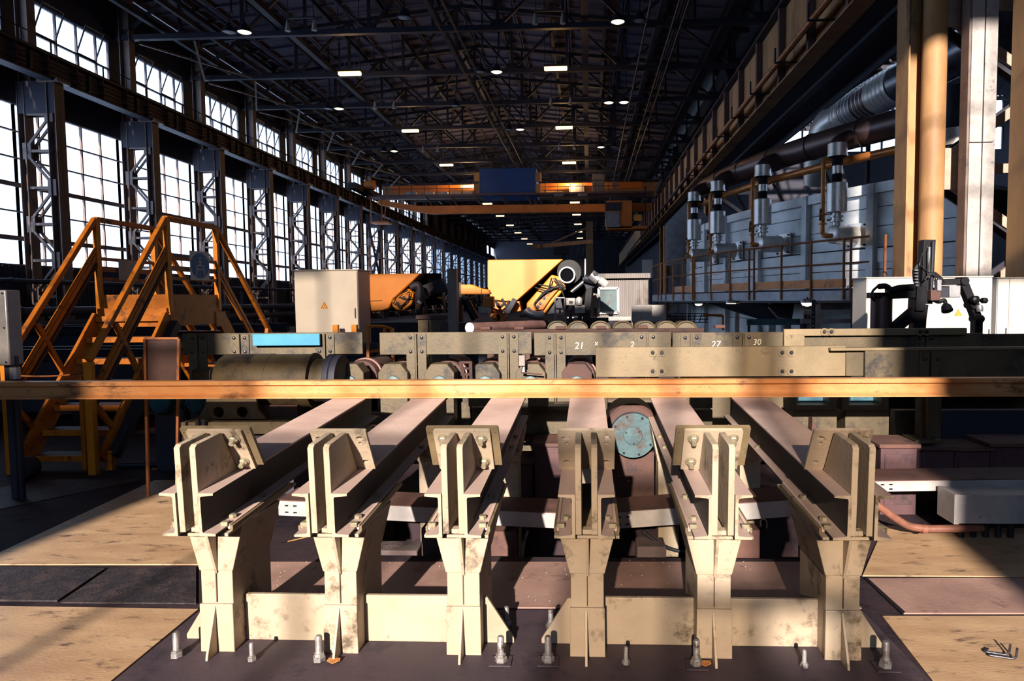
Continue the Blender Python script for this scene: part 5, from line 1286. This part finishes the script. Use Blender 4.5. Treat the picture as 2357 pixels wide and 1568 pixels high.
t = thing('frame_rack', 'thin grey pipe frame rack beside the inclined yellow arm', 'rack', S(1290, 740, YM - .8)); Yq = YM - .8
for pts in (((1278, 685), (1278, 738)), ((1300, 685), (1300, 738)), ((1278, 686), (1300, 686)), ((1277, 711), (1301, 711)), ((1276, 724), (1300, 724))): pxtube(t, pts, Yq, .02, 'galv', 'tube')
MB().box(-.1, .1, 0, .1, -t.location.z, .02).obj('foot', 'wall_dark', t)
t = thing('control_box', 'small grey terminal box marked 6 beside the yellow machine', 'box', S(1312, 735, YM - .7)); Yq = YM - .7
pxprism(t, [(1303, 686), (1324, 686), (1324, 703), (1303, 703)], Yq, .15, 'white_dirty', 'box_body'); pxprism(t, [(1310, 693), (1318, 693), (1318, 699), (1310, 699)], Yq - .01, .02, 'paint_black', 'opening')
p = S(1304, 691, Yq - .01) - t.location; text('6', .055, 'paint_black', t, (p.x, p.y, p.z)); pxtube(t, [(1313, 700), (1313, 745)], Yq + .08, .04, 'dark_steel', 'post')
t = thing('pump_motor', 'small silver vertical motor on a grey box marked X4', 'motor', S(1335, 740, YM - .75)); Yq = YM - .75
a = S(1333, 702, Yq) - t.location; MB().lathe([(.07, 0), (.075, .02), (.075, .13), (.055, .16), (.02, .18)], a, (0, 0, 1), 18).obj('motor_can', 'silver', t)
pxprism(t, [(1323, 702), (1347, 702), (1347, 721), (1323, 721)], Yq, .2, 'white_dirty', 'box_body'); p = S(1331, 711, Yq - .01) - t.location; text('X4', .06, 'paint_black', t, (p.x, p.y, p.z))
pxtube(t, [(1335, 720), (1335, 745)], Yq + .1, .05, 'dark_steel', 'post')
for o_ in [x for x in COL.objects if x.name.startswith(('control_box', 'pump_motor')) and x.type == 'EMPTY']:
    MB().box(-.08, .08, 0, .16, -o_.location.z, .02).obj('pedestal', 'wall_dark', o_)
# the second, farther yellow machine
YN = 17.5
t = thing('forging_machine', 'smaller darker yellow machine with hood behind the grey cabinet', 'machine', S(910, 760, YN), 'yellow machines')
pxprism(t, [(850, 631), (968, 629), (942, 655), (905, 688), (895, 710), (880, 715), (854, 717), (851, 690)], YN, .8, 'yellow_clean', 'hood_panel', .03)
MB().bar(S(851, 693, YN - .01) - t.location, S(880, 692, YN - .01) - t.location, .01, .012).obj('panel_seam', 'rust_dark', t)
pxprism(t, [(968, 629), (1010, 629), (1008, 700), (900, 718), (905, 690)], YN + .6, .4, 'shade_black', 'dark_hood')
pxprism(t, [(903, 692), (940, 664), (952, 676), (948, 700), (928, 716), (912, 714), (902, 704)], YN - .2, .3, 'yellow', 'inclined_arm', .03)
pxprism(t, [(912, 690), (936, 672), (944, 684), (925, 706), (914, 704)], YN - .27, .06, 'yellow_worn', 'arm_cover', .02)
for c in ((914, 699), (920, 706), (929, 686)): pxdisc(t, c, YN - .3, .05, .05, 'rust_dark', 'cover_bolt', 14)
for pts in (((905, 700), (915, 680), (940, 668)), ((918, 684), (935, 690), (948, 684)), ((925, 704), (940, 690), (944, 672))): pxtube(t, pts, YN - .3, .016, 'rubber', 'hose')
pxtube(t, [(946, 662), (962, 655), (966, 665), (964, 720)], YN - .5, .10, 'dark_steel', 'duct', 14)
pxprism(t, [(958, 700), (966, 700), (966, 712), (958, 712)], YN - .62, .03, 'yellow', 'tape_band'); pxprism(t, [(963, 690), (971, 697), (967, 702), (959, 696)], YN - .65, .02, 'white_paint', 'tag')
pxprism(t, [(965, 660), (1015, 640), (1030, 668), (985, 682)], YN - .1, .3, 'dark_steel', 'rear_linkage'); pxtube(t, [(988, 676), (1000, 664)], YN - .2, .05, 'chrome', 'piston_rod', 10)
pxprism(t, [(1004, 684), (1024, 683), (1014, 690)], YN - .3, .1, 'yellow_worn', 'link_plate')
MB().box(-.7, 1.3, .1, 1.0, -t.location.z, 1.15 - t.location.z).obj('base', 'wall_dark', t)
# yellow arm with grey column between the machines
t = thing('swing_arm', 'yellow tapered arm with a dirty yellow box hanging below it', 'arm', S(1100, 760, 14.6)); Yq = 14.6
pxprism(t, [(1060, 655), (1085, 655), (1108, 664), (1124, 667), (1129, 676), (1122, 678), (1060, 678)], Yq, .25, 'yellow', 'arm', .02)
MB().bar(S(1108, 664, Yq - .01) - t.location, S(1108, 678, Yq - .01) - t.location, .01, .012).obj('seam', 'rust_dark', t)
pxprism(t, [(1112, 684), (1135, 682), (1136, 708), (1110, 710)], Yq - .05, .25, 'yellow_worn', 'gear_box', .02); pxprism(t, [(1101, 706), (1127, 708), (1127, 722), (1101, 722)], Yq - .1, .2, 'white_dirty', 'switch_box', .01)
pxtube(t, [(1066, 680), (1080, 690), (1098, 680)], Yq + .05, .02, 'rubber', 'hose'); pxtube(t, [(1066, 682), (1095, 735)], Yq + .15, .09, 'black', 'strut', 10)
pxtube(t, [(1116, 678), (1116, 686)], Yq + .05, .06, 'dark_steel', 'pivot', 12); pxprism(t, [(1056, 650), (1064, 650), (1064, 742), (1056, 742)], Yq + .1, .15, 'dark_steel', 'mast')
MB().box(-.6, .4, .1, .5, -t.location.z, .15).obj('base', 'wall_dark', t)
t = thing('grey_post', 'stout grey steel post in the middle ground', 'post', (S(1041, 700, 12.5).x, 12.5, 0))
zt = S(1041, 620, 12.5).z; MB().box(-.085, .085, 0, .17, 0, zt).obj('shaft', 'corr_grey', t, bevel=.006); MB().box(-.095, .095, -.01, .18, zt, zt + .01).obj('cap', 'corr_grey', t)
MB().prism([(-.25, 0, 1.0), (-.09, 0, 1.0), (-.09, 0, 1.32), (-.22, 0, 1.32)], (0, .2, 0)).obj('knee', 'purple_box', t)
t = thing('bench_frame', 'low dull steel bench frame with purple top before the smaller machine', 'frame', (S(1000, 700, 12.8).x, 12.8, 0))
a, b = S(957, 726, 12.8), S(1045, 734, 12.8); MB().box(a.x - t.location.x, b.x - t.location.x, 0, .5, b.z, a.z).obj('top', 'purple_box', t, bevel=.004)
for k0, k1 in ((962, 985), (988, 1026)): p, q = S(k0, 734, 12.85).x, S(k1, 734, 12.85).x; MB().box(p - t.location.x, q - t.location.x, .05, .1, 0, b.z).obj('panel', 'olive', t)

# corrugated shed with window
YS = 17.2
t = thing('corrugated_shed', 'grey corrugated operator shed with a white framed window', 'shed', (S(1380, 740, YS).x, YS, 0)); o = t.location
a, b = S(1378, 645, YS) - o, S(1492, 735, YS) - o
MB().sheet((a.x, 0, 0), (b.x - a.x, 0, 0), (0, 0, a.z), .03, (0, 1, 0), 26).obj('front_sheet', 'corr_grey', t)
MB().box(a.x, b.x, .04, 1.8, 0, a.z).obj('body', 'wall_dark', t)
c, d = S(1372, 630, YS - .1) - o, S(1497, 640, YS - .1) - o
MB().sheet((c.x, -.1, d.z), (d.x - c.x, 0, 0), (0, 0, c.z - d.z), .02, (0, -1, 0), 26).obj('fascia', 'corr_grey', t)
MB().box(c.x, d.x, -.08, 1.9, d.z + .02, c.z).obj('roof', 'wall_dark', t)
c, d = S(1378, 664, YS - .05) - o, S(1423, 720, YS - .05) - o
fr = MB()
for x in (c.x, d.x): fr.box(x - .03, x + .03, -.05, .03, d.z, c.z)
for z in (c.z, d.z): fr.box(c.x, d.x, -.05, .03, z - .03, z + .03)
w = fr.obj('window_frame', 'white_paint', t); MB().box(c.x + .02, d.x - .02, -.01, .0, d.z + .02, c.z - .02).obj('pane', 'teal', w)
pxp = [S(1366, 675, YS - .3) - o, S(1380, 678, YS - .3) - o, S(1380, 711, YS - .3) - o, S(1366, 708, YS - .3) - o]
MB().prism(pxp, (0, .1, 0)).obj('shutter', 'corr_grey', t)
for (px, nm) in (((1300, 730, 1452, 738), 'ledge'),):
    p, q = S(px[0], px[1], YS - .5) - o, S(px[2], px[3], YS - .5) - o; MB().box(p.x, q.x, -.5, -.2, q.z, p.z).obj(nm, 'white_dirty', t); MB().box(p.x + .05, q.x - .05, -.45, -.25, 0, q.z).obj('ledge_base', 'wall_dark', t)
for i, (px, Y, m, lab) in enumerate((((1454, 702, 1500, 742), 15.5, 'white_dirty', 'pale grey panel leaning right of the corrugated shed'), ((1500, 702, 1532, 742), 15.8, 'white_dirty', 'pinkish pale panel left of the platform legs'), ((1478, 598, 1502, 640), 36, 'white_paint', 'small distant lit white panel right of the shed roof'))):
    a, b = S(px[0], px[1], Y), S(px[2], px[3], Y); t = thing('sheet_panel', lab, 'panel', (a.x, Y, 0)); MB().box(0, b.x - a.x, 0, .03, b.z, a.z).obj('sheet', m, t, bevel=.004)
    for x in (.03, b.x - a.x - .09): MB().box(x, x + .06, .03, .09, 0, a.z - .05).obj('leg', 'wall_dark', t)

# round bar stock, arched roller covers, pads, yellow guard loop
t = thing('round_bar', 'thick brown round steel bar with a bright sawn end', 'steel bar', S(1081, 755, 9.2)); o = t.location
d = S(1248, 748, 11.0) - o
MB().cyl((0, 0, 0), d, .072, 24).obj('bar', 'steel_bar', t); MB().lathe([(.0735, -.004), (.0735, .002)], (0, 0, 0), d, 24).obj('sawn_end', 'white_paint', t)
for u in (.25, .75): p = d * u; MB().box(p.x - .06, p.x + .06, p.y - .1, p.y + .1, -o.z, p.z - .07).obj('cradle', 'rust_dark', t)
t = thing('rear_guard_rail', 'dark beam behind the roller table carrying small pinkish pads', 'beam', (S(1090, 760, 8.3).x, 8.3, 0)); o = t.location
b = S(1620, 760, 8.3).x - o.x; z1 = S(1300, 758, 8.3).z; MB().box(0, b, 0, .12, z1 - .12, z1).obj('beam', 'rust_dark', t)
for x in (.1, b / 2, b - .1): MB().box(x - .05, x + .05, .02, .1, 0, z1 - .12).obj('leg', 'wall_dark', t)
for k in (1117, 1195, 1290, 1384, 1480, 1658): 
    p = S(k, 760, 8.28).x - o.x; MB().box(p - .06, p + .06, -.02, .1, z1, z1 + .035).obj('pad', 'rust_dust', t, bevel=.004)
for i, k in enumerate((1283, 1330, 1382, 1434, 1485, 1535, 1580)):
    c = S(k, 757, 8.7); w = .119
    t = thing('arched_cover', '%s olive arched roller cover behind the guards, from the left' % ORD[i], 'cover', (c.x, 8.7, 0), 'arched roller covers')
    zt = S(k, 741, 8.7).z
    outer = [(w * math.cos(q) , zt - .09 + .09 * math.sin(q)) for q in [j * pi / 10 for j in range(11)]]
    MB().prism([(x, 0, z) for x, z in outer], (0, .5, 0)).obj('hood', 'olive', t)
    MB().path([V((x * 1.02, -.01, z + .004)) for x, z in outer], .012, 6).obj('rim', 'olive', t)
    MB().box(-w * .8, w * .8, .05, .45, 0, zt - .085).obj('stand', 'wall_dark', t)
t = thing('guard_loop', 'small yellow curved guard rail behind the left roller guard', 'railing', S(875, 840, 8.6)); o = t.location
lp = [S(846, 752, 8.4) - o, S(862, 750, 8.6) - o, S(885, 752, 8.8) - o, S(904, 758, 8.9) - o, S(902, 763, 8.6) - o]
MB().path(lp, .022, 8, .1).obj('top_rail', 'yellow', t)
for q in lp[:1] + lp[2:4]: MB().bar(q, V((q.x, q.y, -o.z)), .035, .035).obj('post', 'yellow_worn', t)
MB().path([q + V((0, 0, -.32)) for q in lp], .018, 8, .1).obj('mid_rail', 'yellow_worn', t)
MB().path([q + V((0, 0, -.55)) for q in lp], .03, 8, .1).obj('mid_rail', 'yellow_worn', t)

# ================================================================== jib crane
YJ = 26.0
t = thing('jib_crane', 'brown jib crane post with a slanting boom and hoist', 'crane', (S(1358, 690, YJ).x, YJ, 0)); o = t.location
zt = S(1358, 510, YJ).z; MB().box(-.13, .13, 0, .26, 0, zt).obj('post', 'girder_brown', t, bevel=.01)
A, B, C = S(1362, 556, YJ) - o, S(1228, 568, YJ - 2) - o, S(1352, 524, YJ) - o
MB().bar(A, B, .1, .14).obj('boom', 'pipe_orange', t); MB().bar(C, B + (A - B) * .2, .05, .05).obj('tie_rod', 'rust_rail', t)
for u in (.02, .12): q = B + (A - B) * u; MB().box(q.x - .08, q.x + .08, q.y - .08, q.y + .08, q.z - .1, q.z + .06).obj('pulley', 'rust_rail', t)
q = B + (A - B) * .47; MB().box(q.x - .28, q.x + .28, q.y - .12, q.y + .12, q.z - .36, q.z - .12).obj('hoist_body', 'black', t); MB().box(q.x - .02, q.x + .14, q.y - .06, q.y + .06, q.z - .7, q.z - .36).obj('hook_block', 'black', t)
MB().box(q.x - .05, q.x + .05, q.y - .03, q.y + .03, q.z - .14, q.z).obj('trolley', 'black', t)
for k in range(4):
    p0 = A + (B - A) * (.12 + .11 * k); p1 = A + (B - A) * (.12 + .11 * (k + 1)); MB().path([p0, (p0 + p1) / 2 + V((0, 0, -.75)), p1], .018, 6, .8, 8).obj('cable_loop', 'rubber', t)

# ================================================================== overhead crane
YC = 63.0
t = thing('overhead_crane', 'orange overhead travelling crane with blue trolley spanning the hall', 'crane', (0, YC, 0)); o = t.location
def cbox(px, m, nm, y0=0, d=.8, bev=.02):
    a, b = S(px[0], px[1], YC + y0) - o, S(px[2], px[3], YC + y0) - o; return MB().box(a.x, b.x, y0, y0 + d, b.z, a.z).obj(nm, m, t, bevel=bev)
MB().prism([S(870, 459, YC) - o, S(960, 474, YC) - o, S(1400, 469, YC) - o, S(1500, 467, YC) - o, S(1500, 486, YC) - o, S(1400, 487, YC) - o, S(990, 492, YC) - o, S(940, 484, YC) - o, S(870, 470, YC) - o], (0, .7, 0)).obj('front_girder', 'crane_orange', t)
MB().box(S(850, 455, YC).x, S(1505, 455, YC).x, -.6, 1.2, S(1100, 452, YC).z, S(1100, 448, YC).z).obj('walkway', 'girder_red', t)
for k in range(980, 1400, 58):
    p, q = S(k, 452, YC - .5) - o, S(k + 14, 472, YC + .05) - o; MB().bar(p, q, .08, .14).obj('knee_brace', 'girder_red', t)
cbox((880, 430, 1545, 448), 'girder_brown', 'rear_girder', 3.0, .8)
cbox((900, 428, 1480, 434), 'crane_orange', 'rear_rail', 2.9, .3)
for i, k in enumerate((935, 975, 1008, 1035, 1065, 1275, 1330)): cbox((k, 441, k + 22, 450), 'white_dirty' if i % 2 else 'galv', 'resistor_box', -.4, .6)
cbox((1103, 388, 1235, 450), 'crane_blue', 'trolley_hood', -.3, 3.2, .04)
for k in (1091, 1232):
    for y0, y1 in ((397, 417), (424, 446)): cbox((k, y0, k + 13, y1), 'girder_brown', 'trolley_buffer', -.35, .5)
    cbox((k - 1, 390, k + 3, 450), 'dark_steel', 'trolley_frame', -.2, .2)
cb = cbox((1396, 462, 1455, 525), 'crane_orange', 'operator_cab', -2.2, 1.9)
cbox((1393, 466, 1430, 485), 'wall_dark', 'cab_visor', -2.3, .15); cbox((1393, 488, 1427, 523), 'silver_dark', 'cab_window', -2.28, .12)
cbox((1363, 400, 1392, 443), 'corr_grey', 'control_cabinet', .0, .8); cbox((1410, 417, 1420, 443), 'corr_grey', 'control_cabinet', .0, .5)
cbox((1310, 425, 1345, 445), 'white_dirty', 'control_cabinet', 2.2, .6)
for s, x in (('l', -20.95), ('r', 6.7)): MB().box(x - .3, x + .35, -2.6, 5.6, 11.76, 12.3).obj('end_truck', 'dark_steel', t)
for x in (-20.95, 6.7):
    for y in (-1.9, 4.9): MB().cyl((x - .1, y, 11.97), (x + .1, y, 11.97), .27, 18).obj('wheel', 'dark_steel', t)
    MB().box(x - .25, x + .9 if x < 0 else x + .3, -.3, 3.6, 11.72, 12.1).obj('saddle', 'dark_steel', t)
c = S(850, 427, YC) - o; MB().cyl((c.x - .4, 0, c.z), (c.x + .5, 0, c.z), .45, 16).obj('drive_motor', 'crane_orange', t)
for zz in (.55, 1.05):
    z = S(1100, 449, YC).z + zz
    MB().cyl((S(880, 440, YC).x, -.55, z), (S(1090, 440, YC).x, -.55, z), .03, 6).obj('walkway_rail', 'dark_steel', t); MB().cyl((S(1250, 440, YC).x, -.55, z), (S(1425, 440, YC).x, -.55, z), .03, 6).obj('walkway_rail', 'dark_steel', t)
for k in list(range(890, 1095, 29)) + list(range(1255, 1425, 29)):
    p = S(k, 449, YC - .55) - o; MB().box(p.x - .025, p.x + .025, -.58, -.53, p.z, p.z + 1.05).obj('rail_post', 'dark_steel', t)
for k in (853, 878, 890): p, q = S(k, 455, YC - 1) - o, S(k + (2 if k < 890 else -6), 512, YC - 1) - o; MB().bar(p, q, .08, .08).obj('hanger_rod', 'rust_rail', t)
p, q = S(852, 510, YC - 1.4) - o, S(892, 513, YC - 1.4) - o; MB().box(p.x, q.x, -1.4, .2, q.z, p.z).obj('hanging_platform', 'crane_orange', t)
for px in ((1061, 426, 1091, 431), (1304, 424, 1320, 429)): cbox(px, 'lamp_far', 'work_lamp', 2.2, .2, 0); ld = bpy.data.lights.new('lamp_light', 'POINT'); ld.energy = 500; ld.color = (1, .62, .28); ld.shadow_soft_size = .2; lo_ = bpy.data.objects.new('lamp_light', ld); COL.objects.link(lo_); lo_.parent = t; lo_.location = S((px[0] + px[2]) / 2, px[1] - 6, YC + 1.9) - o
cbox((1458, 494, 1477, 508), 'sign_yellow', 'notice_board', -2.0, .1); cbox((1400, 521, 1490, 527), 'crane_orange', 'cab_landing', -2.2, 1.8)
MB().box(S(1480, 500, YC).x, S(1482, 500, YC).x + .05, -2, -1.9, S(1480, 526, YC).z, 11.6).obj('ladder', 'dark_steel', t)
MB().bar(S(1425, 462, YC - 1) - o, S(1425, 448, YC - 1) - o, 1.6, .3).obj('cab_hanger', 'dark_steel', t)

# ================================================================== roof lamps
def strip_lamp(x, y, lit, lab, far=False, z=13.55):
    t = thing('strip_lamp', lab, 'lamp', (x, y, z), 'sodium strip lamps')
    if lit:
        MB().box(-.62, .62, -.16, .16, .0, .10).obj('reflector', 'dark_steel', t)
        MB().box(-.58, .58, -.14, .14, -.16, 0).obj('tube', 'lamp_far' if far else 'lamp_warm', t, bevel=.04)
        if y < 100:
            ld = bpy.data.lights.new('lamp_light', 'POINT'); ld.energy = 90; ld.color = (1.0, .52, .18); ld.shadow_soft_size = .3
            lo_ = bpy.data.objects.new('lamp_light', ld); COL.objects.link(lo_); lo_.parent = t; lo_.location = (0, -.05, -.45)
    else:
        MB().box(-.62, .62, -.05, .05, .3, .36).obj('bar', 'dark_steel', t)
        for s in (-1, 1): MB().lathe([(.12, -.12), (.04, .32)], (s * .58, 0, -.1), (0, 0, 1), 12).obj('cone', 'white_dirty', t)
    for s in (-.5, -.25, 0, .25, .5): MB().cyl((s, 0, .1 if lit else .36), (s, 0, .55), .012, 5).obj('pin', 'galv', t); 
    for s in (-.55, .55): MB().cyl((s, 0, .1), (s, 0, roofz(x + s) - z + (.06 if y < 108 else .4)), .02, 5).obj('hanger', 'dark_steel', t)
n = 0
for k in range(21):
    y = 29.5 + 6 * k; lit = k % 2 == 1
    if y > 62 and not lit: continue
    for side, x in (('left', -12.25), ('right', -1.6)):
        lab = '%s %s strip lamp of the %s row under the roof, counted from the camera' % (ORD[k], 'glowing orange' if lit else 'unlit', side)
        strip_lamp(x, y, lit, lab, y > 90)
bm_h = MB().lathe([(.05, .42), (.07, .36), (.14, .30), (.31, .02), (.32, -.03), (.30, -.03)], (0, 0, 0), (0, 0, 1), 20, False).mesh('shade', 'dark_steel')
bm_b = MB().lathe([(.02, -.05), (.2, -.045), (.285, .0)], (0, 0, 0), (0, 0, 1), 20).mesh('bulb', 'lamp_white')
bm_o = MB().lathe([(.02, -.02), (.2, -.015), (.285, .02)], (0, 0, 0), (0, 0, 1), 20).mesh('bulb', 'white_dirty')
bm_s = MB().path([(0, 0, .4), (0, 0, .75), (.12, 0, .9), (.2, 0, .75)], .03, 6, .1).mesh('hook', 'dark_steel')
def bell(x, y, lit, lab):
    t = thing('bell_lamp', lab, 'lamp', (x, y, 13.55), 'bell lamps under the roof')
    place('shade', bm_h, t); place('bulb', bm_b if lit else bm_o, t); place('hook', bm_s, t)
    MB().cyl((.12, 0, .85), (.12, 0, roofz(x + .12) - 13.45), .05, 5).obj('hanger', 'dark_steel', t)
BL = [(562, 55, 30, 1, 'lit bell lamp near the left wall, nearest the camera'), (527, 62, 30, 0, 'unlit bell lamp beside the nearest lit one at left'), (780, 242, 42, 1, 'second lit bell lamp along the left side'), (755, 242, 42, 0, 'second unlit bell lamp along the left side'),
      (907, 338, 54, 1, 'third pair bell lamp along the left side, right one'), (883, 338, 54, 0, 'third pair bell lamp along the left side, left one'), (1143, 148, 36, 1, 'lit bell lamp of the nearest middle pair'), (1106, 152, 36, 0, 'unlit bell lamp of the nearest middle pair'),
      (1197, 290, 48, 1, 'lit bell lamp of the second middle pair'), (1170, 288, 48, 0, 'unlit bell lamp of the second middle pair'), (1422, 35, 30, 1, 'big lit bell lamp near the top right of the roof'), (1472, 33, 30, 0, 'big unlit bell lamp beside it at the top right'),
      (1401, 223, 42, 1, 'lit bell lamp, left of the middle right pair'), (1436, 222, 42, 1, 'lit bell lamp, right of the middle right pair'), (1383, 330, 54, 1, 'lit bell lamp, left of the farther right pair'), (1413, 330, 54, 0, 'dim bell lamp, right of the farther right pair'), (930, 40, 29, 0, 'lone unlit bell lamp high left of centre'), (1047, 228, 42, 0, 'lone unlit bell lamp under the ridge')]
for px, py, Y, lit, lab in BL:
    p = S(px, py, Y); bell(p.x, Y, lit, lab + ' at roof height')
# suspended cable lines along the ridge
for i, (x, z) in enumerate(((-6.6, 13.9), (-5.9, 13.9), (2.7, 14.2), (3.9, 14.2), (4.3, 14.2))):
    c = thing('hanging_cable', '%s thin dark cable strung lengthwise under the roof trusses' % ORD[i], 'cable', (x, 20, z), 'cables under the roof')
    MB().cyl((0, 0, 0), (0, 100, 0), .05, 6).obj('cable_run', 'dark_steel', c)
    for k in range(17): MB().cyl((0, 6.5 + 6 * k, 0), (0, 6.5 + 6 * k, 14.3 - z), .02, 4).obj('clip', 'dark_steel', c)
